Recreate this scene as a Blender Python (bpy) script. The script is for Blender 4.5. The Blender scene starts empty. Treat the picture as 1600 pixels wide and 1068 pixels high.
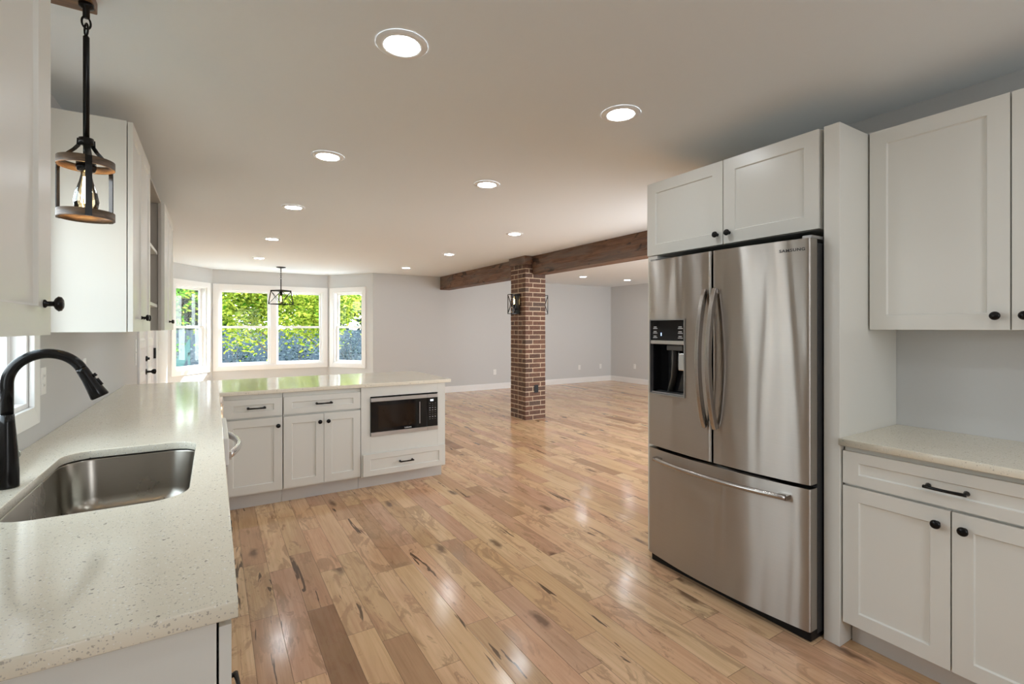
import bpy, bmesh, math, random
from mathutils import Vector, Matrix
R = math.radians
random.seed(7)
sc = bpy.context.scene
COL = sc.collection

# ------------------------------------------------------------------ camera
cd = bpy.data.cameras.new('camera')
cam = bpy.data.objects.new('camera', cd); COL.objects.link(cam)
cd.sensor_fit = 'HORIZONTAL'; cd.sensor_width = 36.0
cd.lens = 757.0/1600.0*36.0
cd.shift_y = -22.0/1600.0
cd.clip_start = 0.02; cd.clip_end = 200
cam.location = (0, 0, 1.371)
cam.rotation_euler = (R(90), 0, -math.atan(466.0/757.0))
sc.camera = cam

# ------------------------------------------------------------------ exposure, sky, sun, lamps
vs = sc.view_settings
vs.view_transform = 'Standard'; vs.look = 'None'; vs.gamma = 1.0; vs.use_curve_mapping = False
vs.exposure = -0.12
cy = sc.cycles
cy.max_bounces = 10; cy.diffuse_bounces = 6; cy.glossy_bounces = 4; cy.transmission_bounces = 6
cy.transparent_max_bounces = 12
cy.caustics_reflective = False; cy.caustics_refractive = False
cy.sample_clamp_indirect = 6.0; cy.sample_clamp_direct = 0.0
cy.use_denoising = True
cy.blur_glossy = 0.5

SKY = 9.5          # sky strength
SUN = 34.0          # sun strength
LAMP = 75.0        # recessed lens radiance
HID = 3.0          # watts of each ceiling lamp added outside the frame

world = bpy.data.worlds.new('world'); sc.world = world
world.use_nodes = True
nt = world.node_tree; nt.nodes.clear()
wo = nt.nodes.new('ShaderNodeOutputWorld'); bg = nt.nodes.new('ShaderNodeBackground')
tc = nt.nodes.new('ShaderNodeTexCoord'); sp = nt.nodes.new('ShaderNodeSeparateXYZ'); rp = nt.nodes.new('ShaderNodeValToRGB')
mp = nt.nodes.new('ShaderNodeMapRange'); mp.inputs[1].default_value = -1; mp.inputs[2].default_value = 1
nt.links.new(tc.outputs['Generated'], sp.inputs[0]); nt.links.new(sp.outputs['Z'], mp.inputs[0]); nt.links.new(mp.outputs[0], rp.inputs[0])
rp.color_ramp.elements[0].position = 0.40; rp.color_ramp.elements[0].color = (0.80, 0.82, 0.84, 1)
rp.color_ramp.elements[1].position = 0.80; rp.color_ramp.elements[1].color = (0.76, 0.88, 1.0, 1)
e = rp.color_ramp.elements.new(0.52); e.color = (0.95, 0.97, 1.0, 1)
nt.links.new(rp.outputs[0], bg.inputs[0]); bg.inputs[1].default_value = SKY
nt.links.new(bg.outputs[0], wo.inputs[0])

sd = bpy.data.lights.new('sun', 'SUN'); sd.energy = SUN; sd.angle = R(0.6); sd.color = (0.93, 0.97, 1.0)
so = bpy.data.objects.new('sun', sd); COL.objects.link(so)
so.rotation_euler = Vector((-0.75, -0.42, -0.50)).to_track_quat('-Z', 'Y').to_euler()

def portal(name, loc, rot, sx, sy):
    l = bpy.data.lights.new(name, 'AREA'); l.shape = 'RECTANGLE'; l.size = sx; l.size_y = sy
    l.cycles.is_portal = True
    o = bpy.data.objects.new(name, l); COL.objects.link(o); o.location = loc; o.rotation_euler = rot
portal('portal_bay', (0.98, 10.44, 1.37), (R(-90), 0, 0), 1.9, 1.5)
portal('portal_sink', (-0.70, 2.1, 1.55), (R(90), 0, R(-90)), 1.1, 0.95)
portal('portal_rear', (1.2, -2.26, 1.55), (R(90), 0, 0), 0.9, 1.3)
portal('portal_living', (5.96, 2.08, 1.25), (R(90), 0, 0), 4.6, 1.9)

def fill_lamp(name, x, y, w):
    l = bpy.data.lights.new(name, 'AREA'); l.shape = 'DISK'; l.size = 0.13; l.energy = w; l.color = (0.88, 0.95, 1.0)
    o = bpy.data.objects.new(name, l); COL.objects.link(o); o.location = (x, y, 2.432)
for k, (x, y) in enumerate([(0.6, 0.35), (1.73, 0.35), (0.6, -1.1), (1.73, -1.1), (5.3, 5.3), (6.57, 5.3), (7.84, 5.3), (5.3, 3.2), (7.2, 3.2)]):
    fill_lamp('unseen_fill_lamp', x, y, HID)  # unseen lamps continuing the ceiling rows, added for soft fill

# ------------------------------------------------------------------ material helpers
def new_mat(name):
    m = bpy.data.materials.new(name); m.use_nodes = True
    n = m.node_tree; b = n.nodes['Principled BSDF']
    return m, n, b
def N(n, t, **kw):
    x = n.nodes.new(t)
    for k, v in kw.items(): setattr(x, k, v)
    return x
def setin(node, name, v): node.inputs[name].default_value = v
def math_node(n, op, a, b=None, c=None, clamp=False):
    x = n.nodes.new('ShaderNodeMath'); x.operation = op; x.use_clamp = clamp
    for i, q in enumerate((a, b, c)):
        if q is None: continue
        if isinstance(q, (int, float)): x.inputs[i].default_value = q
        else: n.links.new(q, x.inputs[i])
    return x.outputs[0]
def ramp(n, fac, stops):
    x = n.nodes.new('ShaderNodeValToRGB'); cr = x.color_ramp
    while len(cr.elements) < len(stops): cr.elements.new(0.5)
    for e, (p, c) in zip(cr.elements, stops): e.position = p; e.color = (*c, 1) if len(c) == 3 else c
    n.links.new(fac, x.inputs[0]); return x.outputs[0]
def mix(n, fac, a, b, mode='MIX'):
    x = n.nodes.new('ShaderNodeMix'); x.data_type = 'RGBA'; x.blend_type = mode
    for s, q in ((x.inputs[0], fac), (x.inputs[6], a), (x.inputs[7], b)):
        if isinstance(q, (int, float)): s.default_value = q
        elif isinstance(q, tuple): s.default_value = (*q, 1) if len(q) == 3 else q
        else: n.links.new(q, s)
    return x.outputs[2]
def noise(n, vec, scale, detail=3, rough=0.5, dist=0.0):
    x = n.nodes.new('ShaderNodeTexNoise'); x.inputs['Scale'].default_value = scale
    x.inputs['Detail'].default_value = detail; x.inputs['Roughness'].default_value = rough; x.inputs['Distortion'].default_value = dist
    if vec is not None: n.links.new(vec, x.inputs['Vector'])
    return x.outputs['Fac']
def mapping(n, vec, scale=(1, 1, 1), loc=(0, 0, 0)):
    x = n.nodes.new('ShaderNodeMapping'); x.inputs['Scale'].default_value = scale; x.inputs['Location'].default_value = loc
    n.links.new(vec, x.inputs['Vector']); return x.outputs[0]
def objco(n): return n.nodes.new('ShaderNodeTexCoord').outputs['Object']
def bump(n, b, h, strength=0.1, dist=0.01):
    x = n.nodes.new('ShaderNodeBump'); x.inputs['Strength'].default_value = strength; x.inputs['Distance'].default_value = dist
    n.links.new(h, x.inputs['Height']); n.links.new(x.outputs[0], b.inputs['Normal'])
def simple(name, col, rough=0.5, metal=0.0, spec=0.5, var=0.0, vscale=20, bmp=0.0):
    m, n, b = new_mat(name)
    b.inputs['Base Color'].default_value = (*col, 1); b.inputs['Roughness'].default_value = rough
    b.inputs['Metallic'].default_value = metal; b.inputs['Specular IOR Level'].default_value = spec
    co = objco(n); f = noise(n, co, vscale, 4)
    if var > 0:
        c2 = tuple(max(0, c*(1-var)) for c in col); c1 = tuple(min(1, c*(1+var*0.5)) for c in col)
        n.links.new(mix(n, f, c2, c1), b.inputs['Base Color'])
    if bmp > 0: bump(n, b, f, bmp, 0.002)
    return m

M = {}
M['wall'] = simple('wall_paint', (0.60, 0.605, 0.60), 0.62, var=0.015, vscale=60, bmp=0.03)
M['ceil'] = simple('ceiling_paint', (0.83, 0.87, 0.895), 0.75, var=0.01, vscale=60, bmp=0.02)
M['trim'] = simple('trim_paint', (0.86, 0.86, 0.85), 0.38, var=0.01)
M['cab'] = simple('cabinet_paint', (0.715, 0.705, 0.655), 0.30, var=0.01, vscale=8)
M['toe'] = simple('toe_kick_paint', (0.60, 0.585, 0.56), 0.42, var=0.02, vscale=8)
M['black'] = simple('bronze_black', (0.006, 0.005, 0.0045), 0.22, spec=0.25, var=0.2)
M['blackmatte'] = simple('black_plastic', (0.006, 0.006, 0.0065), 0.5, spec=0.25, var=0.2)
M['blackgloss'] = simple('black_glass', (0.006, 0.006, 0.007), 0.06, var=0.1)
M['darkgap'] = simple('fridge_body_grey', (0.02, 0.02, 0.021), 0.55, var=0.2)
M['plate'] = simple('white_plastic', (0.84, 0.84, 0.82), 0.35, var=0.01)
M['chrome'] = simple('bright_metal', (0.72, 0.73, 0.74), 0.22, 1.0, var=0.05)
M['steelgrey'] = simple('grey_metal', (0.40, 0.40, 0.40), 0.35, 0.9, var=0.05)
M['white_mark'] = simple('pale_print', (0.62, 0.63, 0.66), 0.5, var=0.02)
M['dark_mark'] = simple('dark_print', (0.03, 0.03, 0.035), 0.4, var=0.02)
M['silver_mark'] = simple('silver_print', (0.75, 0.75, 0.75), 0.4, var=0.02)

M['dim_print'] = simple('dim_print', (0.16, 0.16, 0.165), 0.5, var=0.05)
def emissive(name, col, s):
    m, n, b = new_mat(name); co = objco(n); f = noise(n, co, 3, 1)
    b.inputs['Base Color'].default_value = (0.8, 0.8, 0.8, 1)
    n.links.new(mix(n, f, tuple(c*0.97 for c in col), col), b.inputs['Emission Color'])
    b.inputs['Emission Strength'].default_value = s
    return m
M['lens'] = emissive('lamp_lens', (0.88, 0.95, 1.0), LAMP)
M['filament'] = emissive('filament_glow', (1.0, 0.68, 0.34), 120.0)
M['filament_small'] = emissive('lantern_glow', (1.0, 0.74, 0.42), 30.0)
M['disp_blue'] = emissive('display_blue', (0.35, 0.55, 1.0), 1.6)
M['disp_white'] = emissive('display_white', (0.75, 0.88, 1.0), 2.2)

def pane(name, tint=(0.96, 0.985, 0.98), refl=0.06):
    m, n, b = new_mat(name); n.nodes.remove(b); out = n.nodes['Material Output']
    t = N(n, 'ShaderNodeBsdfTransparent'); t.inputs[0].default_value = (*tint, 1)
    g = N(n, 'ShaderNodeBsdfGlossy'); g.inputs['Roughness'].default_value = 0.02
    lw = N(n, 'ShaderNodeFresnel'); lw.inputs[0].default_value = 1.45
    f = math_node(n, 'MULTIPLY', lw.outputs[0], refl/0.04, clamp=True)
    mx = N(n, 'ShaderNodeMixShader'); n.links.new(f, mx.inputs[0]); n.links.new(t.outputs[0], mx.inputs[1]); n.links.new(g.outputs[0], mx.inputs[2])
    n.links.new(mx.outputs[0], out.inputs[0]); return m
M['glass'] = pane('window_glass', refl=0.006)
M['bulb'] = pane('bulb_glass', (1.0, 0.90, 0.70), 0.10)

def steel_mat(name, base=(0.455, 0.425, 0.39), rough=0.33, aniso=1.0, rot=0.25, wave=0.0):
    m, n, b = new_mat(name); co = objco(n)
    f = noise(n, mapping(n, co, (3.0, 3.0, 900.0)), 1.0, 2)
    s = noise(n, mapping(n, co, (2.0, 2.0, 2.0)), 2.5, 4, 0.6)
    n.links.new(mix(n, f, tuple(c*0.94 for c in base), tuple(c*1.05 for c in base)), b.inputs['Base Color'])
    n.links.new(ramp(n, s, [(0.35, (rough*0.97,)*3), (0.7, (rough*1.03,)*3)]), b.inputs['Roughness'])
    b.inputs['Metallic'].default_value = 1.0; b.inputs['Anisotropic'].default_value = aniso; b.inputs['Anisotropic Rotation'].default_value = rot
    if wave:
        bump(n, b, noise(n, mapping(n, co, (8.0, 8.0, 0.8)), 1.0, 1, 0.5, 0.4), 1.0, wave)
    t = N(n, 'ShaderNodeTangent'); t.direction_type = 'RADIAL'; t.axis = 'Z'
    n.links.new(t.outputs[0], b.inputs['Tangent']); return m
M['steel'] = steel_mat('brushed_steel', wave=0.009)
M['steel2'] = steel_mat('satin_steel', (0.60, 0.58, 0.56), 0.38, 0.0)
M['sink'] = steel_mat('sink_steel', (0.33, 0.30, 0.26), 0.28, 0.5)

def quartz(name):
    m, n, b = new_mat(name); co = objco(n)
    base = mix(n, noise(n, co, 6, 5, 0.6), (0.715, 0.655, 0.53), (0.785, 0.73, 0.605))
    for sc_, thr, rad, col in ((170, 0.80, 0.26, (0.40, 0.36, 0.30)), (330, 0.72, 0.34, (0.50, 0.46, 0.40)), (110, 0.93, 0.22, (0.22, 0.19, 0.16)), (240, 0.80, 0.32, (0.84, 0.82, 0.77))):
        v = N(n, 'ShaderNodeTexVoronoi'); v.inputs['Scale'].default_value = sc_; v.inputs['Randomness'].default_value = 1.0
        wob = N(n, 'ShaderNodeVectorMath'); wob.operation = 'ADD'
        wn = N(n, 'ShaderNodeTexNoise'); wn.inputs['Scale'].default_value = sc_*1.4; n.links.new(co, wn.inputs['Vector'])
        wsc = N(n, 'ShaderNodeVectorMath'); wsc.operation = 'SCALE'; wsc.inputs['Scale'].default_value = 0.9/sc_
        n.links.new(wn.outputs['Color'], wsc.inputs[0]); n.links.new(co, wob.inputs[0]); n.links.new(wsc.outputs[0], wob.inputs[1])
        n.links.new(wob.outputs[0], v.inputs['Vector'])
        sep = N(n, 'ShaderNodeSeparateColor'); n.links.new(v.outputs['Color'], sep.inputs[0])
        a = math_node(n, 'GREATER_THAN', sep.outputs[0], thr)
        d = math_node(n, 'LESS_THAN', v.outputs['Distance'], math_node(n, 'MULTIPLY', sep.outputs[1], rad*1.6))
        base = mix(n, math_node(n, 'MULTIPLY', math_node(n, 'MULTIPLY', a, d), 0.85), base, col)
    n.links.new(base, b.inputs['Base Color'])
    b.inputs['Roughness'].default_value = 0.11; b.inputs['Specular IOR Level'].default_value = 0.45
    return m
M['quartz'] = quartz('cream_quartz')

def floor_mat():
    m, n, b = new_mat('hardwood_planks'); co = objco(n)
    s = N(n, 'ShaderNodeSeparateXYZ'); n.links.new(co, s.inputs[0]); X, Y = s.outputs[0], s.outputs[1]
    W = 0.121
    xr = math_node(n, 'DIVIDE', math_node(n, 'ADD', X, 50.0 - 0.05), W)
    row = math_node(n, 'FLOOR', xr); fx = math_node(n, 'FRACT', xr)
    wn = N(n, 'ShaderNodeTexWhiteNoise'); wn.noise_dimensions = '1D'; n.links.new(row, wn.inputs['W'])
    r1 = wn.outputs['Value']
    wn2 = N(n, 'ShaderNodeTexWhiteNoise'); wn2.noise_dimensions = '1D'; n.links.new(math_node(n, 'ADD', row, 911.3), wn2.inputs['W'])
    L = math_node(n, 'MULTIPLY_ADD', r1, 0.85, 0.50)
    yr = math_node(n, 'DIVIDE', math_node(n, 'ADD', Y, math_node(n, 'MULTIPLY_ADD', wn2.outputs['Value'], 3.0, 60.0)), L)
    idx = math_node(n, 'FLOOR', yr); fy = math_node(n, 'FRACT', yr)
    cv = N(n, 'ShaderNodeCombineXYZ'); n.links.new(row, cv.inputs[0]); n.links.new(idx, cv.inputs[1])
    pw = N(n, 'ShaderNodeTexWhiteNoise'); pw.noise_dimensions = '3D'; n.links.new(cv.outputs[0], pw.inputs['Vector'])
    pv = pw.outputs['Value']; ps = N(n, 'ShaderNodeSeparateColor'); n.links.new(pw.outputs['Color'], ps.inputs[0])
    tone = ramp(n, pv, [(0.0, (0.74, 0.48, 0.26)), (0.22, (0.81, 0.56, 0.325)), (0.42, (0.76, 0.46, 0.28)), (0.60, (0.82, 0.575, 0.335)),
                        (0.78, (0.62, 0.395, 0.215)), (0.90, (0.66, 0.40, 0.265)), (0.975, (0.56, 0.34, 0.19)), (1.0, (0.30, 0.165, 0.09))])
    off = N(n, 'ShaderNodeVectorMath'); off.operation = 'MULTIPLY_ADD'
    n.links.new(pw.outputs['Color'], off.inputs[0]); off.inputs[1].default_value = (37, 37, 37); n.links.new(co, off.inputs[2])
    pc = off.outputs[0]
    g1 = noise(n, mapping(n, pc, (26, 1.5, 1)), 1.0, 5, 0.6, 0.8)
    g2 = noise(n, mapping(n, pc, (90, 2.2, 1)), 1.0, 4, 0.55, 0.4)
    cath = N(n, 'ShaderNodeTexWave'); cath.wave_type = 'RINGS'; cath.rings_direction = 'X'
    cath.inputs['Scale'].default_value = 5.0; cath.inputs['Distortion'].default_value = 9.0; cath.inputs['Detail'].default_value = 2.0; cath.inputs['Detail Scale'].default_value = 1.2
    n.links.new(mapping(n, pc, (2.6, 0.34, 1)), cath.inputs['Vector'])
    col = mix(n, math_node(n, 'MULTIPLY', ramp(n, g1, [(0.44, (0, 0, 0)), (0.70, (1, 1, 1))]), 0.40), tone, (0.66, 0.56, 0.48), 'MULTIPLY')
    col = mix(n, math_node(n, 'MULTIPLY', ramp(n, g2, [(0.46, (0, 0, 0)), (0.66, (1, 1, 1))]), 0.38), col, (0.66, 0.56, 0.48), 'MULTIPLY')
    col = mix(n, math_node(n, 'MULTIPLY', ramp(n, cath.outputs['Fac'], [(0.60, (0, 0, 0)), (0.97, (1, 1, 1))]), math_node(n, 'MULTIPLY', ps.outputs[0], 0.22)), col, (0.40, 0.225, 0.12))
    # grey-brown and pink blotches with hard, ragged outlines on many boards
    b1 = noise(n, mapping(n, pc, (8.5, 2.4, 1)), 1.0, 6, 0.66, 1.6)
    col = mix(n, math_node(n, 'MULTIPLY', ramp(n, b1, [(0.53, (0, 0, 0)), (0.575, (1, 1, 1))]), math_node(n, 'MULTIPLY', math_node(n, 'GREATER_THAN', ps.outputs[1], 0.30), 0.50)), col, (0.34, 0.20, 0.105))
    b3 = noise(n, mapping(n, pc, (13.0, 3.2, 9)), 1.0, 6, 0.7, 2.0)
    col = mix(n, math_node(n, 'MULTIPLY', ramp(n, b3, [(0.60, (0, 0, 0)), (0.64, (1, 1, 1))]), math_node(n, 'MULTIPLY', math_node(n, 'GREATER_THAN', ps.outputs[0], 0.35), 0.55)), col, (0.27, 0.145, 0.075))
    b2 = noise(n, mapping(n, pc, (5.0, 1.8, 3)), 1.0, 3, 0.5, 0.5)
    col = mix(n, math_node(n, 'MULTIPLY', ramp(n, b2, [(0.5, (0, 0, 0)), (0.66, (1, 1, 1))]), 0.30), col, (0.62, 0.33, 0.21))
    # black mineral streaks and knots
    k = noise(n, mapping(n, pc, (15, 1.3, 5)), 1.0, 3, 0.55, 1.5)
    col = mix(n, math_node(n, 'MULTIPLY', ramp(n, k, [(0.645, (0, 0, 0)), (0.66, (1, 1, 1))]), math_node(n, 'MULTIPLY', math_node(n, 'GREATER_THAN', ps.outputs[2], 0.58), 0.85)), col, (0.055, 0.028, 0.016))
    kv = N(n, 'ShaderNodeTexVoronoi'); kv.inputs['Scale'].default_value = 1.0; kv.voronoi_dimensions = '2D'
    kd = N(n, 'ShaderNodeVectorMath'); kd.operation = 'ADD'
    kn = N(n, 'ShaderNodeTexNoise'); kn.inputs['Scale'].default_value = 14.0; n.links.new(pc, kn.inputs['Vector'])
    ks = N(n, 'ShaderNodeVectorMath'); ks.operation = 'SCALE'; ks.inputs['Scale'].default_value = 0.35; n.links.new(kn.outputs['Color'], ks.inputs[0])
    n.links.new(mapping(n, pc, (9.5, 3.0, 1)), kd.inputs[0]); n.links.new(ks.outputs[0], kd.inputs[1]); n.links.new(kd.outputs[0], kv.inputs['Vector'])
    kc = N(n, 'ShaderNodeSeparateColor'); n.links.new(kv.outputs['Color'], kc.inputs[0])
    kf = math_node(n, 'MULTIPLY', math_node(n, 'GREATER_THAN', kc.outputs[0], 0.955), ramp(n, kv.outputs['Distance'], [(0.10, (1, 1, 1)), (0.30, (0, 0, 0))]))
    col = mix(n, math_node(n, 'MULTIPLY', kf, 0.8), col, (0.12, 0.06, 0.032))
    # seams
    ex = math_node(n, 'MULTIPLY', math_node(n, 'MINIMUM', fx, math_node(n, 'SUBTRACT', 1.0, fx)), W)
    ey = math_node(n, 'MULTIPLY', math_node(n, 'MINIMUM', fy, math_node(n, 'SUBTRACT', 1.0, fy)), L)
    ed = math_node(n, 'MINIMUM', ex, ey)
    seam = ramp(n, math_node(n, 'DIVIDE', ed, 0.004), [(0.10, (1, 1, 1)), (0.45, (0, 0, 0))])
    col = mix(n, math_node(n, 'MULTIPLY', seam, 0.62), col, (0.10, 0.055, 0.03))
    n.links.new(col, b.inputs['Base Color'])
    n.links.new(ramp(n, g1, [(0.3, (0.14,)*3), (0.8, (0.19,)*3)]), b.inputs['Roughness'])
    b.inputs['Specular IOR Level'].default_value = 0.5
    # each board sits at its own slight tilt, the coat is a little wavy
    tilt = math_node(n, 'MULTIPLY', math_node(n, 'MULTIPLY', math_node(n, 'SUBTRACT', ps.outputs[0], 0.5), math_node(n, 'SUBTRACT', fx, 0.5)), W*0.045)
    tilt2 = math_node(n, 'MULTIPLY', math_node(n, 'MULTIPLY', math_node(n, 'SUBTRACT', ps.outputs[1], 0.5), math_node(n, 'MULTIPLY', fy, L)), 0.012)
    wav = math_node(n, 'MULTIPLY', noise(n, co, 6.0, 1), 0.0010)
    gr = math_node(n, 'MULTIPLY', g1, 0.00003)
    h = math_node(n, 'ADD', math_node(n, 'ADD', tilt, tilt2), math_node(n, 'ADD', wav, gr))
    h = math_node(n, 'SUBTRACT', h, math_node(n, 'MULTIPLY', seam, 0.0006))
    bump(n, b, h, 1.0, 1.0)
    return m
M['floor'] = floor_mat()

def beam_mat():
    m, n, b = new_mat('rough_sawn_beam'); co = objco(n)
    g = noise(n, mapping(n, co, (24, 2.0, 24)), 1.0, 6, 0.65, 1.2)
    c = ramp(n, g, [(0.28, (0.040, 0.018, 0.010)), (0.43, (0.135, 0.062, 0.032)), (0.56, (0.215, 0.112, 0.062)), (0.72, (0.125, 0.082, 0.055))])
    f = noise(n, mapping(n, co, (70, 2.5, 70)), 1.0, 4, 0.6, 0.6)
    c = mix(n, math_node(n, 'MULTIPLY', ramp(n, f, [(0.50, (0, 0, 0)), (0.62, (1, 1, 1))]), 0.55), c, (0.055, 0.025, 0.014))
    k = noise(n, mapping(n, co, (9, 4.0, 9)), 1.0, 3, 0.5, 0.8)
    c = mix(n, ramp(n, k, [(0.60, (0, 0, 0)), (0.66, (1, 1, 1))]), c, (0.026, 0.012, 0.008))
    w = noise(n, mapping(n, co, (5, 1.1, 7)), 1.0, 4, 0.6, 0.5)
    c = mix(n, math_node(n, 'MULTIPLY', ramp(n, w, [(0.46, (0, 0, 0)), (0.60, (1, 1, 1))]), 0.55), c, (0.165, 0.135, 0.115))
    n.links.new(c, b.inputs['Base Color']); b.inputs['Roughness'].default_value = 0.6
    bump(n, b, g, 0.4, 0.006); return m
M['beam'] = beam_mat()
def stain_mat():
    m, n, b = new_mat('stained_wood'); co = objco(n)
    g = noise(n, mapping(n, co, (4, 40, 40)), 1.0, 5, 0.6, 1.0)
    n.links.new(ramp(n, g, [(0.3, (0.05, 0.022, 0.009)), (0.55, (0.19, 0.085, 0.03)), (0.75, (0.32, 0.16, 0.06))]), b.inputs['Base Color'])
    b.inputs['Roughness'].default_value = 0.4; return m
M['stain'] = stain_mat()
def brick_mat():
    m, n, b = new_mat('brick_clay'); co = objco(n)
    g = N(n, 'ShaderNodeNewGeometry')
    c = ramp(n, g.outputs['Random Per Island'], [(0.0, (0.065, 0.031, 0.021)), (0.3, (0.125, 0.052, 0.031)), (0.6, (0.095, 0.046, 0.031)), (0.82, (0.155, 0.072, 0.043)), (1.0, (0.070, 0.046, 0.036))])
    f = noise(n, co, 45, 5, 0.65)
    c = mix(n, math_node(n, 'MULTIPLY', ramp(n, f, [(0.42, (0, 0, 0)), (0.7, (1, 1, 1))]), 0.45), c, (0.25, 0.16, 0.11))
    c = mix(n, math_node(n, 'MULTIPLY', ramp(n, noise(n, co, 18, 4), [(0.52, (0, 0, 0)), (0.68, (1, 1, 1))]), 0.5), c, (0.055, 0.035, 0.03))
    n.links.new(c, b.inputs['Base Color']); b.inputs['Roughness'].default_value = 0.85
    bump(n, b, f, 0.6, 0.006); return m
M['brick'] = brick_mat()
M['mortar'] = simple('mortar', (0.55, 0.43, 0.31), 0.9, var=0.35, vscale=60, bmp=0.5)
def ring_wood():
    m, n, b = new_mat('painted_wood_grain'); co = objco(n)
    g = noise(n, mapping(n, co, (30, 30, 160)), 1.0, 4, 0.6, 0.5)
    n.links.new(ramp(n, g, [(0.3, (0.045, 0.028, 0.018)), (0.6, (0.13, 0.08, 0.045)), (0.8, (0.20, 0.13, 0.075))]), b.inputs['Base Color'])
    b.inputs['Roughness'].default_value = 0.5; return m
M['cagewood'] = ring_wood()
def leaf_mat(name, c0, c1, trans=0.5):
    m, n, b = new_mat(name); n.nodes.remove(b); out = n.nodes['Material Output']
    g = N(n, 'ShaderNodeNewGeometry')
    mid = tuple((a+c)/2 for a, c in zip(c0, c1))
    c = ramp(n, g.outputs['Random Per Island'], [(0.0, c0), (0.5, mid), (1.0, c1)])
    d = N(n, 'ShaderNodeBsdfDiffuse'); t = N(n, 'ShaderNodeBsdfTranslucent')
    n.links.new(c, d.inputs[0]); n.links.new(c, t.inputs[0])
    mx = N(n, 'ShaderNodeMixShader'); mx.inputs[0].default_value = trans
    n.links.new(d.outputs[0], mx.inputs[1]); n.links.new(t.outputs[0], mx.inputs[2]); n.links.new(mx.outputs[0], out.inputs[0])
    return m
M['leafY'] = leaf_mat('leaf_yellow_green', (0.035, 0.12, 0.008), (0.50, 0.53, 0.075), 0.55)
M['leafG'] = leaf_mat('leaf_green', (0.015, 0.09, 0.006), (0.16, 0.36, 0.03), 0.5)
M['leafD'] = leaf_mat('leaf_dark_green', (0.006, 0.018, 0.010), (0.045, 0.065, 0.028), 0.35)
M['leafB'] = leaf_mat('leaf_blue_grey', (0.012, 0.024, 0.030), (0.13, 0.17, 0.18), 0.35)
M['bark'] = simple('bark', (0.13, 0.10, 0.08), 0.9, var=0.4, vscale=14, bmp=0.5)
M['fence'] = simple('weathered_fence', (0.055, 0.080, 0.11), 0.8, var=0.25, vscale=5)
M['teal'] = simple('teal_plastic', (0.035, 0.13, 0.125), 0.5, var=0.05)
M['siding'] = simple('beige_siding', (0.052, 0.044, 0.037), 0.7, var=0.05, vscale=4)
def grass_mat():
    m, n, b = new_mat('lawn'); co = objco(n)
    n.links.new(ramp(n, noise(n, co, 9, 6, 0.7), [(0.3, (0.02, 0.035, 0.012)), (0.7, (0.06, 0.085, 0.03))]), b.inputs['Base Color'])
    b.inputs['Roughness'].default_value = 0.9; return m
M['grass'] = grass_mat()

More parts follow.
